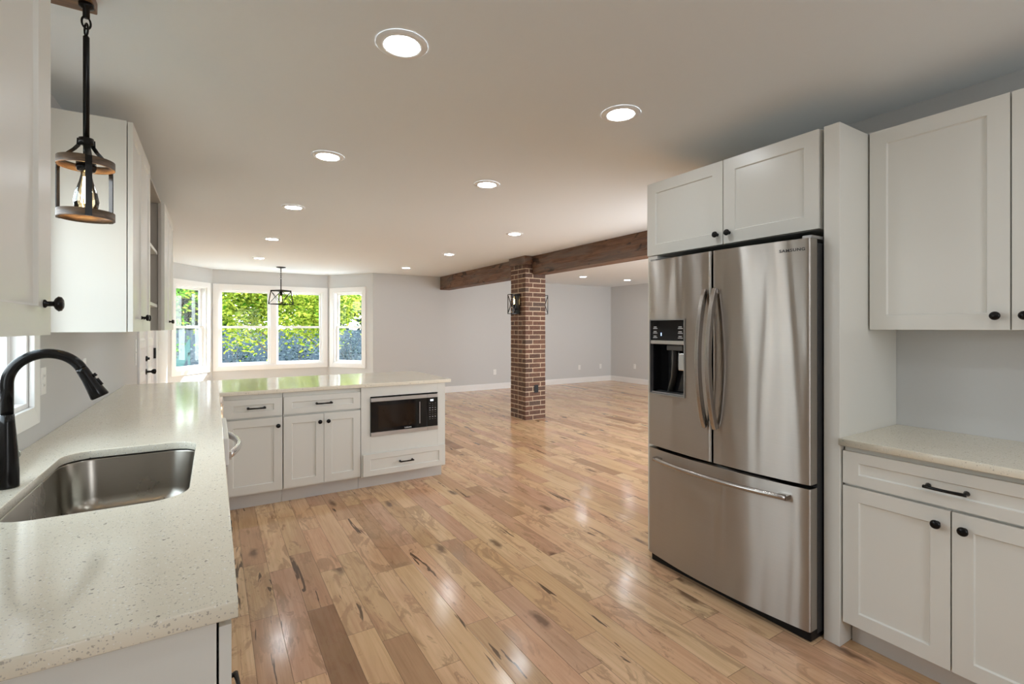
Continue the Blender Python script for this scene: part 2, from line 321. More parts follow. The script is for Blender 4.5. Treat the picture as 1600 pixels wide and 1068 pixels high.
# ------------------------------------------------------------------ mesh helpers
class MB:
    def __init__(s): s.v = []; s.f = []; s.sm = []
    def add(s, vs, fs, smooth=False):
        o = len(s.v); s.v += [tuple(p) for p in vs]
        for f in fs: s.f.append(tuple(i+o for i in f)); s.sm.append(smooth)
    def box(s, x0, x1, y0, y1, z0, z1):
        s.add([(x0,y0,z0),(x1,y0,z0),(x1,y1,z0),(x0,y1,z0),(x0,y0,z1),(x1,y0,z1),(x1,y1,z1),(x0,y1,z1)],
              [(0,3,2,1),(4,5,6,7),(0,1,5,4),(1,2,6,5),(2,3,7,6),(3,0,4,7)]); return s
    def prism(s, pts, z0, z1):
        n = len(pts)
        s.add([(x,y,z0) for x,y in pts]+[(x,y,z1) for x,y in pts],
              [tuple(range(n-1,-1,-1)), tuple(range(n,2*n))]+[(i,(i+1)%n,(i+1)%n+n,i+n) for i in range(n)]); return s
    def tube(s, path, r, n=12, flat=None, caps=True):
        P = [Vector(p) for p in path]; k = len(P)
        rr = r if isinstance(r, (list, tuple)) else [r]*k
        t0 = (P[1]-P[0]).normalized()
        up = Vector((0,0,1)) if abs(t0.z) < 0.9 else Vector((1,0,0))
        nx = t0.cross(up).normalized()
        vs = []
        for i in range(k):
            t = ((P[i+1]-P[i]) if i == 0 else (P[i]-P[i-1]) if i == k-1 else (P[i+1]-P[i-1])).normalized()
            nx = (nx - t*nx.dot(t)).normalized(); ny = t.cross(nx)
            a, b = (rr[i], rr[i]) if not isinstance(rr[i], tuple) else rr[i]
            for j in range(n):
                q = 2*math.pi*(j+0.5)/n
                vs.append(P[i]+nx*(a*math.cos(q))+ny*(b*math.sin(q)))
        fs = [(i*n+j, i*n+(j+1)%n, (i+1)*n+(j+1)%n, (i+1)*n+j) for i in range(k-1) for j in range(n)]
        o = len(s.v); s.add(vs, fs, n > 4)
        if caps:
            s.f.append(tuple(o+j for j in range(n-1,-1,-1))); s.sm.append(False)
            s.f.append(tuple(o+(k-1)*n+j for j in range(n))); s.sm.append(False)
        return s
    def cyl(s, p0, p1, r, n=16): return s.tube([p0, p1], r, n)
    def bar(s, p0, p1, a, b):     # rectangular bar, half widths
        return s.tube([p0, p1], [(a*1.4142, b*1.4142)]*2, 4)
    def lathe(s, prof, c=(0,0,0), ax='Z', n=24):
        vs = []
        for r, h in prof:
            for j in range(n):
                q = 2*math.pi*j/n; a, b = r*math.cos(q), r*math.sin(q)
                p = (a, b, h) if ax == 'Z' else (a, h, b) if ax == 'Y' else (h, a, b)
                vs.append((p[0]+c[0], p[1]+c[1], p[2]+c[2]))
        k = len(prof)
        s.add(vs, [(i*n+j, i*n+(j+1)%n, (i+1)*n+(j+1)%n, (i+1)*n+j) for i in range(k-1) for j in range(n)], True); return s
    def build(s, name, mat, parent=None, bevel=0.0, fix=True):
        me = bpy.data.meshes.new(name); me.from_pydata(s.v, [], s.f)
        me.polygons.foreach_set('use_smooth', s.sm)
        if fix:
            bm = bmesh.new(); bm.from_mesh(me); bmesh.ops.recalc_face_normals(bm, faces=bm.faces); bm.to_mesh(me); bm.free()
        me.materials.append(M[mat] if isinstance(mat, str) else mat)
        o = bpy.data.objects.new(name, me); COL.objects.link(o)
        if parent is not None: o.parent = parent
        if bevel > 0:
            b = o.modifiers.new('bevel', 'BEVEL'); b.width = bevel; b.segments = 2; b.limit_method = 'ANGLE'; b.angle_limit = R(40)
        return o
def tag(o, label=None, cat=None, group=None, kind=None):
    if label: o['label'] = label
    if cat: o['category'] = cat
    if group: o['group'] = group
    if kind: o['kind'] = kind
    return o
def thing(name, label, cat, loc=(0,0,0), rz=0.0, group=None):
    o = bpy.data.objects.new(name, None); COL.objects.link(o); o.empty_display_size = 0.1
    o.location = loc; o.rotation_euler = (0, 0, rz)
    return tag(o, label, cat, group)
def structure(o, label=None):
    o['kind'] = 'structure'
    if label: o['label'] = label
    return o
def copy_tree(root, loc, rz=None, label=None):
    r = root.copy(); COL.objects.link(r); r.location = loc
    if rz is not None: r.rotation_euler = (0, 0, rz)
    if label: r['label'] = label
    for ch in list(root.children):
        c = ch.copy(); COL.objects.link(c); c.parent = r
        for g in list(ch.children):
            d = g.copy(); COL.objects.link(d); d.parent = c
    return r

CEIL = 2.44
# ------------------------------------------------------------------ room shell
XL, XR, YB, YF, XE, YK = -0.63, 2.85, -2.2, 9.45, 8.86, 2.14
LA, LB, RB, RA = (XL, 9.52), (-0.02, 10.38), (1.98, 10.38), (2.64, YF)
T = 0.14
def wall(name, p0, p1, openings=(), label=None, mat='wall', z1=CEIL, ext0=0.0, ext1=0.0):
    p0 = Vector((*p0, 0)); p1 = Vector((*p1, 0)); L = (p1-p0).length
    mb = MB(); xs = sorted({-ext0, L+ext1, *[q for o in openings for q in o[:2]]})
    for a, b in zip(xs, xs[1:]):
        hs = sorted([(o[2], o[3]) for o in openings if o[0] <= a+1e-6 and o[1] >= b-1e-6]); z = 0.0
        for h0, h1 in hs:
            if h0 > z+1e-6: mb.box(a, b, 0, T, z, h0)
            z = h1
        if z < z1-1e-6: mb.box(a, b, 0, T, z, z1)
    o = mb.build(name, mat); o.location = p0; o.rotation_euler = (0, 0, math.atan2(p1.y-p0.y, p1.x-p0.x))
    structure(o, label); return o
outline = [(XL-T, YB-T), (XR+T, YB-T), (XR+T, YK-T), (XE+T, YK-T), (XE+T, YF+T), (RA[0]+0.1, YF+T), (RB[0]+0.08, RB[1]+T), (LB[0]-0.08, LB[1]+T), (LA[0]-T, LA[1]+0.08)]
structure(MB().prism(outline, -0.12, 0.0).build('floor', 'floor'), 'wide plank hardwood floor with mixed honey and brown boards')
structure(MB().prism(outline, CEIL, CEIL+0.12).build('ceiling', 'ceil'), 'flat white ceiling with rows of recessed lights')

structure(MB().prism([(XL-T, YB-T), (XE+T, YB-T), (XE+T, YF+T), (XL-T, YF+T)], CEIL+0.13, 5.2).build('wall_shade_block', 'wall'), 'unseen block added above the house to shade the neighbouring wall')  # unseen block, added so its shadow falls on the neighbouring wall
CW, CZ0, CZ1 = 0.085, 0.578, 2.18          # casing width, casing bottom and top
SW = (1.54, 2.66, 1.05, 2.06)              # opening over the sink (Y0, Y1, z0, z1)
DR = (5.98, 7.56, 0.0, 2.05)               # double door
wall('wall_left', (XL, YB), LA, [(SW[0]-YB, SW[1]-YB, SW[2], SW[3]), (DR[0]-YB, DR[1]-YB, DR[2], DR[3])], 'pale grey wall behind the long counter')
Lc = 2.0; La = (Vector(LB)-Vector(LA)).length; Lr = (Vector(RA)-Vector(RB)).length
ZO0, ZO1 = CZ0+CW, CZ1-CW
wL = (0.067+CW, 0.985-CW); wC = (0.005+CW, 1.995-CW); wR = (0.066+CW, 0.965-CW)
wall('wall_bay_left', LA, LB, [(*wL, ZO0, ZO1)], 'angled left wall of the window bay', ext1=0.0)
wall('wall_bay_centre', LB, RB, [(*wC, ZO0, ZO1)], 'middle wall of the window bay')
wall('wall_bay_right', RB, RA, [(*wR, ZO0, ZO1)], 'angled right wall of the window bay')
wall('wall_far', RA, (XE, YF), (), 'plain pale grey far wall behind the brick pillar')
wall('wall_living', (XE, YF), (XE, YK), (), 'grey side wall of the far living area')
wall('wall_kitchen_end', (XE, YK), (XR, YK), [(0.6, 5.2, 0.3, 2.2)])  # unseen opening added to let sky light into the living area
wall('wall_right', (XR, YK-T), (XR, YB), (), 'grey wall behind the right-hand cabinets')
wall('wall_rear', (XR, YB), (XL, YB), [(1.2, 2.1, 0.9, 2.2)])  # unseen opening added behind the camera for fill daylight

def baseboard(name, p0, p1, label=None):
    p0 = Vector((*p0, 0)); p1 = Vector((*p1, 0)); L = (p1-p0).length
    mb = MB().box(0, L, -0.014, 0.0, 0.0, 0.115).box(0, L, -0.010, 0.0, 0.115, 0.13)
    o = mb.build(name, 'trim', bevel=0.002); o.location = p0; o.rotation_euler = (0, 0, math.atan2(p1.y-p0.y, p1.x-p0.x))
    return structure(o, label)
baseboard('baseboard_far', RA, (XE, YF), 'white baseboard along the far grey wall')
baseboard('baseboard_living', (XE, YF-0.014), (XE, YK), 'white baseboard along the living area side wall')
baseboard('baseboard_bay_right', RB, RA); baseboard('baseboard_bay_centre', LB, RB); baseboard('baseboard_bay_left', LA, LB)
baseboard('baseboard_left', (XL, DR[1]+0.10), LA)

# ------------------------------------------------------------------ windows
def mitred(mb, x0, x1, z0, z1, w, y0, y1):
    o = [(x0,z0),(x1,z0),(x1,z1),(x0,z1)]; i = [(x0+w,z0+w),(x1-w,z0+w),(x1-w,z1-w),(x0+w,z1-w)]
    for k in range(4):
        a, b, c, d = o[k], o[(k+1)%4], i[(k+1)%4], i[k]
        mb.add([(p[0],y0,p[1]) for p in (a,b,c,d)]+[(p[0],y1,p[1]) for p in (a,b,c,d)],
               [(3,2,1,0),(4,5,6,7),(0,1,5,4),(1,2,6,5),(2,3,7,6),(3,0,4,7)])
def ring(mb, x0, x1, z0, z1, w, y0, y1):
    mb.box(x0,x0+w,y0,y1,z0,z1); mb.box(x1-w,x1,y0,y1,z0,z1); mb.box(x0+w,x1-w,y0,y1,z0,z0+w); mb.box(x0+w,x1-w,y0,y1,z1-w,z1)
def window(name, label, p0, p1, x0, x1, z0, z1, n=1, cw=CW, zs=1.385):
    """x0..z1: the opening; casing lies round it on the room side"""
    p0v = Vector((*p0, 0)); d = Vector((p1[0]-p0[0], p1[1]-p0[1], 0))
    root = bpy.data.objects.new(name, None); COL.objects.link(root); root.location = p0v; root.rotation_euler = (0,0,math.atan2(d.y,d.x))
    structure(root, label)
    mb = MB(); mitred(mb, x0-cw, x1+cw, z0-cw, z1+cw, cw+0.004, -0.019, -0.0005); mb.build('casing', 'trim', root, bevel=0.003)
    mb = MB(); ring(mb, x0+0.001, x1-0.001, z0+0.001, z1-0.001, 0.022, 0.0, T-0.01)
    units = []; wdt = (x1-x0)/n
    if n == 2:
        mb.box((x0+x1)/2-0.055, (x0+x1)/2+0.055, -0.012, T-0.01, z0+0.022, z1-0.022)
    mb.build('frame', 'trim', root, bevel=0.002)
    for k in range(n):
        a = x0+0.022 if k == 0 else (x0+x1)/2+0.055
        b = x1-0.022 if k == n-1 else (x0+x1)/2-0.055
        for nm, za, zb, ya in (('upper_sash', zs-0.02, z1-0.022, 0.080), ('lower_sash', z0+0.022, zs+0.022, 0.046)):
            mb = MB(); ring(mb, a+0.001, b-0.001, za, zb, 0.038, ya, ya+0.032)
            s = mb.build(nm, 'trim', root, bevel=0.002)
            MB().box(a+0.037, b-0.037, ya+0.014, ya+0.018, za+0.037, zb-0.037).build('glass_pane', 'glass', s)
            if nm == 'lower_sash':
                MB().box((a+b)/2-0.03, (a+b)/2+0.03, ya-0.006, ya+0.02, zb, zb+0.012).build('latch', 'trim', s, bevel=0.002)
    return root
window('window_1', 'double-hung window in the angled left bay wall, sun patches below it', LA, LB, *wL, ZO0, ZO1)
window('window_2', 'wide twin double-hung window in the middle of the bay', LB, RB, *wC, ZO0, ZO1, n=2)
window('window_3', 'narrow double-hung window in the angled right bay wall', RB, RA, *wR, ZO0, ZO1)
window('window_4', 'white cased window behind the black kitchen faucet', (XL, 0), (XL, 1), *SW, cw=0.07, zs=1.55)

# ------------------------------------------------------------------ double door in the left wall
root = bpy.data.objects.new('door_1', None); COL.objects.link(root); root.location = (XL, DR[0], 0); root.rotation_euler = (0,0,R(90))
structure(root, 'white panelled double door with black knob in the left wall')
w = DR[1]-DR[0]
mb = MB(); mb.box(-0.075, 0, -0.018, -0.0005, 0, DR[3]+0.075); mb.box(w, w+0.075, -0.018, -0.0005, 0, DR[3]+0.075); mb.box(0, w, -0.018, -0.0005, DR[3], DR[3]+0.075)
mb.build('casing', 'trim', root, bevel=0.003)
mb = MB(); mb.box(0.001, 0.025, 0, T, 0.001, DR[3]-0.001); mb.box(w-0.025, w-0.001, 0, T, 0.001, DR[3]-0.001); mb.box(0.025, w-0.025, 0, T, DR[3]-0.025, DR[3]-0.001); mb.build('jamb', 'trim', root)
def panel_front(mb, x0, x1, z0, z1, yf, t, rails, depth=0.007, bw=0.004):
    """slab with recessed rectangular panels; yf is the front face, t the thickness; rails = list of (xa,xb,za,zb)"""
    xs = sorted({x0, x1, *[q for r in rails for q in r[:2]]}); zs = sorted({z0, z1, *[q for r in rails for q in r[2:]]})
    for xa, xb in zip(xs, xs[1:]):
        for za, zb in zip(zs, zs[1:]):
            cx, cz = (xa+xb)/2, (za+zb)/2
            if not any(r[0] < cx < r[1] and r[2] < cz < r[3] for r in rails):
                mb.add([(xa,yf,za),(xb,yf,za),(xb,yf,zb),(xa,yf,zb)], [(0,1,2,3)])
    for xa, xb, za, zb in rails:
        o = [(xa,yf,za),(xb,yf,za),(xb,yf,zb),(xa,yf,zb)]; b = bw
        i = [(xa+b,yf+depth,za+b),(xb-b,yf+depth,za+b),(xb-b,yf+depth,zb-b),(xa+b,yf+depth,zb-b)]
        mb.add(o+i, [(0,1,5,4),(1,2,6,5),(2,3,7,6),(3,0,4,7),(4,5,6,7)])
    yb = yf+t
    mb.add([(x0,yf,z0),(x1,yf,z0),(x1,yf,z1),(x0,yf,z1),(x0,yb,z0),(x1,yb,z0),(x1,yb,z1),(x0,yb,z1)],
           [(0,4,5,1),(1,5,6,2),(2,6,7,3),(3,7,4,0),(4,7,6,5)])
mid = 0.025+(w-0.05)/2
for k, (a, b) in enumerate(((0.028, mid-0.002), (mid+0.002, w-0.028))):
    mb = MB(); c = (a+b)/2
    panel_front(mb, a, b, 0.01, DR[3]-0.028, 0.012, 0.042, [(a+0.11, b-0.11, 0.22, 0.80), (a+0.11, b-0.11, 0.88, 1.16), (a+0.11, b-0.11, 1.24, 1.90)], 0.012, 0.02)
    leaf = mb.build('door_leaf', 'trim', root)
    if k == 0:
        q = MB(); q.lathe([(0, 0.012), (0.032, 0.012), (0.034, 0.005), (0.012, 0.0), (0.011, -0.035), (0.022, -0.045), (0.030, -0.062), (0.026, -0.078), (0, -0.084)], (b-0.06, 0, 0.885), 'Y')
        tag(q.build('door_knob', 'black', leaf), 'round black knob')
        q = MB(); q.lathe([(0, 0.012), (0.030, 0.012), (0.030, 0.0), (0.014, -0.008), (0.014, -0.022), (0, -0.024)], (b-0.06, 0, 1.03), 'Y')
        tag(q.build('deadbolt', 'black', leaf), 'black deadbolt')
        MB().box(b-0.02, b+0.03, -0.004, 0.0115, 0.012, DR[3]-0.03).build('astragal', 'trim', leaf)
    else:
        MB().box(b-0.030, b+0.020, -0.012, 0.0118, 0.99, 1.12).build('hinge', 'black', leaf)

# ------------------------------------------------------------------ cabinets
def knob(x, y, z, parent):
    mb = MB(); mb.lathe([(0, 0), (0.009, 0), (0.009, -0.003), (0.0055, -0.006), (0.0055, -0.016), (0.012, -0.019), (0.0165, -0.024), (0.0150, -0.029), (0.0095, -0.032), (0, -0.0325)], (x, y, z), 'Y', 20)
    return mb.build('knob', 'black', parent)
def pull(x, y, z, parent, half=0.062):
    mb = MB()
    pts = [(x-half+2*half*t, y-0.026-0.006*math.sin(math.pi*t), z) for t in [i/10 for i in range(11)]]
    rr = [(0.0055+0.0025*abs(2*t-1)**3, 0.0055+0.001*abs(2*t-1)) for t in [i/10 for i in range(11)]]
    mb.tube(pts, rr, 10)
    for s in (-1, 1):
        mb.tube([(x+s*(half-0.007), y, z), (x+s*(half-0.007), y-0.012, z), (x+s*(half-0.007), y-0.028, z)], [0.010, 0.006, 0.0065], 10)
    return mb.build('pull_handle', 'black', parent)
def front(kind, x0, x1, z0, z1, parent, hw=None, rail=0.06, rz=None, y=-0.0225, t=0.019, mat='cab'):
    mb = MB(); g = 0.0015; rz = rz or rail*(0.75 if kind == 'drawer' else 1)
    panel_front(mb, x0+g, x1-g, z0+g, z1-g, y, t, [(x0+rail, x1-rail, z0+rz, z1-rz)], 0.008, 0.004)
    o = mb.build(kind, mat, parent, bevel=0.0012)
    if hw:
        if hw[0] == 'knob': knob(hw[1], y+0.0005, hw[2], o)
        else: pull(hw[1], y+0.0005, hw[2], o)
    return o
def cabinet(label, loc, rz, w, d, z0, z1, fronts, toe=False, group=None, name='base_cabinet', hollow=None, extra=None):
    root = thing(name, label, 'cabinet', (loc[0], loc[1], 0.0 if toe else z0), rz, group)
    zb = 0.0 if toe else z0     # local zero height
    mb = MB()
    if hollow:
        x0, x1, za, zc = hollow; tk = 0.018
        mb.box(0.001, x0, 0, tk, z0-zb, z1-zb); mb.box(x1, w-0.001, 0, tk, z0-zb, z1-zb)
        mb.box(x0, x1, 0, tk, z0-zb, za); mb.box(x0, x1, 0, tk, zc, z1-zb)
        mb.box(0.001, tk, tk, d, z0-zb, z1-zb); mb.box(w-tk, w-0.001, tk, d, z0-zb, z1-zb)
        mb.box(tk, w-tk, d-tk, d, z0-zb, z1-zb); mb.box(tk, w-tk, tk, d-tk, z0-zb, z0-zb+tk)
        mb.box(tk, w-tk, tk, d-tk, za-0.02, za-0.002)
    else: mb.box(0.001, w-0.001, 0, d, z0-zb, z1-zb)
    mb.build('carcass', 'cab', root, bevel=0.0012)
    ty = 0.086 if hollow else 0.066
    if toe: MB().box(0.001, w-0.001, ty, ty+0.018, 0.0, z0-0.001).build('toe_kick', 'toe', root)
    for f in fronts: front(*f[:5], root, *(f[5:]))
    return root

CT, CTH = 0.90, 0.030            # worktop top and thickness
B1 = CT-CTH-0.001                # top of base carcasses
TOE = 0.112
# --- peninsula run, faces the camera (-Y); carcass front at Y=4.147
PY, PD = 4.147, 0.60
cabinet('white corner cabinet under the peninsula, single door, beside the dishwasher', (0.06, PY, 0), 0, 0.396, PD, TOE, B1,
        [('drawer', 0.0, 0.394, 0.697, 0.836, ('pull', 0.214, 0.767)), ('door', 0.0, 0.394, 0.126, 0.684, ('knob', 0.362, 0.62))], True)
cabinet('white two-door cabinet in the middle of the peninsula, drawer above', (0.457, PY, 0), 0, 0.594, PD, TOE, B1,
        [('drawer', 0.003, 0.592, 0.697, 0.836, ('pull', 0.300, 0.767)), ('door', 0.003, 0.300, 0.126, 0.684, ('knob', 0.268, 0.62)), ('door', 0.300, 0.592, 0.126, 0.684, ('knob', 0.332, 0.62))], True)
cabinet('white cabinet at the free end of the peninsula, holding the microwave', (1.052, PY-0.020, 0), 0, 0.765, PD+0.02, TOE, B1,
        [('drawer', 0.012, 0.757, 0.120, 0.305, ('pull', 0.385, 0.213))], True, hollow=(0.078, 0.690, 0.450, 0.786))
# --- left run, faces +X; carcass front at X=0.004
LX, LD = 0.004, 0.632
def left_base(label, y0, y1, fronts, hollow=False):
    root = thing('base_cabinet', label, 'cabinet', (LX, y0, 0), R(90))
    w = y1-y0; mb = MB()
    if hollow:
        mb.box(0.001, 0.018, 0, LD-0.002, TOE, B1); mb.box(w-0.018, w-0.001, 0, LD-0.002, TOE, B1); mb.box(0.018, w-0.018, 0, LD-0.002, TOE, TOE+0.018); mb.box(0.018, w-0.018, 0, 0.018, TOE+0.018, B1)
    else: mb.box(0.001, w-0.001, 0, LD-0.002, TOE, B1)
    mb.build('carcass', 'cab', root, bevel=0.0012)
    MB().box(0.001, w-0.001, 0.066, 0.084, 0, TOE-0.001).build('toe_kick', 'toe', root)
    for f in fronts: front(*f[:5], root, *f[5:])
    return root
left_base('white cabinet under the near end of the long counter', 0.978, 1.600,
          [('drawer', 0.0, 0.62, 0.70, 0.855), ('door', 0.0, 0.62, 0.42, 0.695, ('knob', 0.585, 0.64)), ('drawer', 0.0, 0.62, 0.125, 0.415, ('pull', 0.555, 0.385))])
left_base('white cabinet beneath the steel sink', 1.601, 2.570,
          [('drawer', 0.0, 0.967, 0.70, 0.855), ('door', 0.0, 0.483, 0.126, 0.695, ('knob', 0.45, 0.63)), ('door', 0.485, 0.967, 0.126, 0.695, ('knob', 0.52, 0.63))], True)
left_base('white blind corner cabinet where the two counters meet', 3.205, 4.10, [('door', 0.0, 0.86, 0.126, 0.855, ('knob', 0.05, 0.76))])
# --- right run, faces -X; carcass front at X=2.32
RX = 2.322
root = cabinet('white two-door base cabinet right of the refrigerator with a wide drawer', (RX, 1.030, 0), R(-90), 0.724, XR-RX-0.002, TOE-0.004, B1,
        [('drawer', 0.002, 0.722, 0.708, 0.848, ('pull', 0.350, 0.776)), ('door', 0.002, 0.361, 0.112, 0.700, ('knob', 0.323, 0.643)), ('door', 0.363, 0.722, 0.112, 0.700, ('knob', 0.400, 0.643))], True)
# --- wall cabinets
UZ0, UZL, UZR = 1.358, 2.300, 2.257
def upper(label, loc, rz, w, d, z0, z1, fronts, strip=True):
    root = cabinet(label, loc, rz, w, d, z0, z1, fronts, name='wall_cabinet')
    return root
UX = -0.333
h = UZL-UZ0
upper('tall white wall cabinet at the left edge, nearest the camera', (UX, 0.545, 0), R(90), 0.918, 0.295, UZ0, UZL,
      [('door', 0.0, 0.458, -0.004, h-0.002, ('knob', 0.425, 0.065), 0.065), ('door', 0.460, 0.920, -0.004, h-0.002, ('knob', 0.868, 0.065), 0.090, 0.0625)])
upper('white wall cabinet behind the caged pendant lamp', (UX, 2.757, 0), R(90), 0.702, 0.295, UZ0-0.006, UZL,
      [('door', 0.0, 0.350, 0.0, h+0.004, ('knob', 0.305, 0.07)), ('door', 0.352, 0.702, 0.0, h+0.004, ('knob', 0.397, 0.07))])
upper('white wall cabinet beyond the open shelves, next to the door', (UX, 4.404, 0), R(90), 0.920, 0.295, UZ0-0.006, UZL,
      [('door', 0.0, 0.460, 0.0, h+0.004, ('knob', 0.415, 0.07)), ('door', 0.462, 0.920, 0.0, h+0.004, ('knob', 0.507, 0.07))])
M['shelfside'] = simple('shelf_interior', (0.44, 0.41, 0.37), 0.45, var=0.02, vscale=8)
root = thing('open_shelf_unit', 'open wall shelving with two shelves between the left wall cabinets', 'shelf unit', (XL+0.001, 3.461, UZ0-0.006))
hs_ = UZL-UZ0+0.006; ws_ = 0.942; ds_ = 0.300
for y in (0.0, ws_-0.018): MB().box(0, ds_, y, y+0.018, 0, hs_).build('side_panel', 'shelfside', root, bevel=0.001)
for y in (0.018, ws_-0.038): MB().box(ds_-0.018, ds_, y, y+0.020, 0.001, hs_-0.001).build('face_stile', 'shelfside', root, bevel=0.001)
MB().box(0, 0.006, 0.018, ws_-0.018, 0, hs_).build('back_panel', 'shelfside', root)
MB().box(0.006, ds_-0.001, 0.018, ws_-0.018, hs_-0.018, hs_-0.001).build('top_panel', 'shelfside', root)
for z in (1.905, 1.520): MB().box(0.007, ds_-0.022, 0.0185, ws_-0.0185, z-UZ0+0.006, z+0.028-UZ0).build('shelf', 'cab', root, bevel=0.0015)
hr = UZR-1.362
upper('white wall cabinet right of the refrigerator above the clear counter', (2.567, 1.030, 0), R(-90), 0.930, XR-2.567-0.002, 1.362, UZR,
      [('door', 0.003, 0.463, 0.0, hr, ('knob', 0.425, 0.055), 0.065), ('door', 0.465, 0.928, 0.0, hr, ('knob', 0.503, 0.055), 0.065)])
hf = UZR-1.812
upper('white two-door cabinet above the steel refrigerator', (2.312, 2.115, 0), R(-90), 1.000, XR-2.312-0.002, 1.812, UZR,
      [('door', -0.005, 0.520, 0.0, hf, ('knob', 0.487, 0.055), 0.065), ('door', 0.522, 0.998, 0.0, hf, ('knob', 0.557, 0.055), 0.065)])
# refrigerator enclosure panels
tag(MB().box(2.290, XR-0.001, 1.034, 1.0985, 0.0005, UZR).build('end_panel', 'cab', bevel=0.002), 'tall white end panel between the refrigerator and the right base cabinet', 'panel', 'refrigerator enclosure panels')
tag(MB().box(2.290, XR-0.001, 2.040, 2.113, 0.0005, 1.808).build('end_panel', 'cab', bevel=0.002), 'tall white end panel on the far side of the refrigerator', 'panel', 'refrigerator enclosure panels')

# ------------------------------------------------------------------ worktops
def rounded(x0, x1, y0, y1, r, n=8):
    pts = []
    for cx, cy, a in ((x1-r, y1-r, 0), (x0+r, y1-r, 90), (x0+r, y0+r, 180), (x1-r, y0+r, 270)):
        for i in range(n+1):
            q = R(a+90*i/n); pts.append((cx+r*math.cos(q), cy+r*math.sin(q)))
    return pts
def slab(name, outer, holes, z, th, mat, bev=0.003):
    cu = bpy.data.curves.new(name, 'CURVE'); cu.dimensions = '2D'; cu.fill_mode = 'BOTH'
    cu.extrude = th/2-bev; cu.bevel_depth = bev; cu.bevel_resolution = 2; cu.offset = -bev
    for pts in [outer]+holes:
        s = cu.splines.new('POLY'); s.points.add(len(pts)-1); s.use_cyclic_u = True
        for p, q in zip(s.points, pts): p.co = (*q, 0, 1)
    tmp = bpy.data.objects.new(name+'_tmp', cu); COL.objects.link(tmp)
    me = bpy.data.meshes.new_from_object(tmp.evaluated_get(bpy.context.evaluated_depsgraph_get()))
    bpy.data.objects.remove(tmp)
    for v in me.vertices: v.co.z += z-th/2
    me.materials.clear(); me.materials.append(M[mat]); me.name = name
    o = bpy.data.objects.new(name, me); COL.objects.link(o); return o
SX0, SX1, SY0, SY1 = -0.475, -0.062, 1.632, 2.435
wt = slab('worktop', [(XL+0.001, 0.962), (0.036, 0.962), (0.036, 4.112), (1.868, 4.112), (1.868, 5.108), (XL+0.001, 5.108)], [rounded(SX0, SX1, SY0, SY1, 0.095)[::-1]], CT, CTH, 'quartz')
tag(wt, 'long cream speckled L-shaped worktop with a sink cutout and peninsula', 'worktop')
wt2 = slab('worktop', [(2.275, 0.31), (XR-0.001, 0.31), (XR-0.001, 1.033), (2.275, 1.033)], [], CT, CTH, 'quartz')
tag(wt2, 'short cream speckled worktop right of the refrigerator', 'worktop')

# sink
root = thing('kitchen_sink', 'undermount stainless steel sink sunk in the cream worktop', 'sink', ((SX0+SX1)/2, (SY0+SY1)/2, 0.66))
cx, cyy = (SX0+SX1)/2, (SY0+SY1)/2; hx, hy = (SX1-SX0)/2+0.006, (SY1-SY0)/2+0.006
mb = MB(); loops = []
for inset, z, r in ((-0.02, 0.208, 0.115), (0.0, 0.208, 0.10), (0.003, 0.20, 0.10), (0.010, 0.06, 0.098), (0.018, 0.032, 0.095), (0.040, 0.012, 0.085), (0.075, 0.006, 0.06), (0.150, 0.003, 0.03)):
    loops.append([(x, y, z) for x, y in rounded(-hx+inset, hx-inset, -hy+inset, hy-inset, r, 8)])
n_ = len(loops[0]); vsx = [p for l in loops for p in l]
mb.add(vsx, [(i*n_+j, i*n_+(j+1)%n_, (i+1)*n_+(j+1)%n_, (i+1)*n_+j) for i in range(len(loops)-1) for j in range(n_)], True)
mb.f.append(tuple(range((len(loops)-1)*n_, len(loops)*n_))); mb.sm.append(False)
b_ = mb.build('basin', 'sink', root, fix=False)
b_.data.flip_normals()
mb = MB(); mb.lathe([(0, 0.006), (0.020, 0.004), (0.030, 0.006), (0.045, 0.010), (0.052, 0.008), (0.055, 0.0045)], (-0.05, 0, 0)); mb.build('drain', 'chrome', root)

# faucet
FX, FY = -0.520, 2.000
root = thing('faucet', 'oil-rubbed bronze gooseneck faucet standing behind the sink', 'faucet', (FX, FY, CT))
mb = MB(); mb.lathe([(0, 0.0), (0.027, 0.0), (0.027, 0.004), (0.0265, 0.05), (0.0245, 0.10), (0.0205, 0.15), (0.0175, 0.19), (0.0160, 0.215), (0, 0.215)], n=32); mb.build('body', 'black', root)
arc = [(0, 0, 0.216)]; AR = 0.088
for i in range(0, 25):
    q = math.pi - math.pi*i/24*0.87
    arc.append((AR+AR*math.cos(q), 0, 0.305+AR*math.sin(q)))
mb = MB(); mb.tube(arc, 0.0148, 18); mb.build('spout', 'black', root)
p = Vector(arc[-1]); dr = (Vector(arc[-1])-Vector(arc[-2])).normalized()
mb = MB(); mb.tube([p-dr*0.004, p+dr*0.006, p+dr*0.03, p+dr*0.065, p+dr*0.094, p+dr*0.098], [0.0150, 0.0158, 0.0168, 0.0205, 0.0245, 0.0225], 24); hd = mb.build('spray_head', 'black', root)
nrm = Vector((-dr.z, 0, dr.x)); nrm = nrm if nrm.x > 0 else -nrm
for t0, t1 in ((0.024, 0.034), (0.042, 0.066)):
    MB().tube([p+dr*t0+nrm*0.019, p+dr*t1+nrm*0.0215], [(0.006, 0.004)]*2, 8).build('spray_button', 'blackmatte', hd)
mb = MB(); mb.tube([(0, 0.015, 0.085), (0, 0.052, 0.085)], 0.0165, 20); mb.build('handle_hub', 'black', root)
mb = MB(); mb.tube([(0, 0.0525, 0.085), (0, 0.066, 0.085)], 0.0155, 20); tag(mb.build('handle_cap', 'chrome', root), 'bright metal cap')
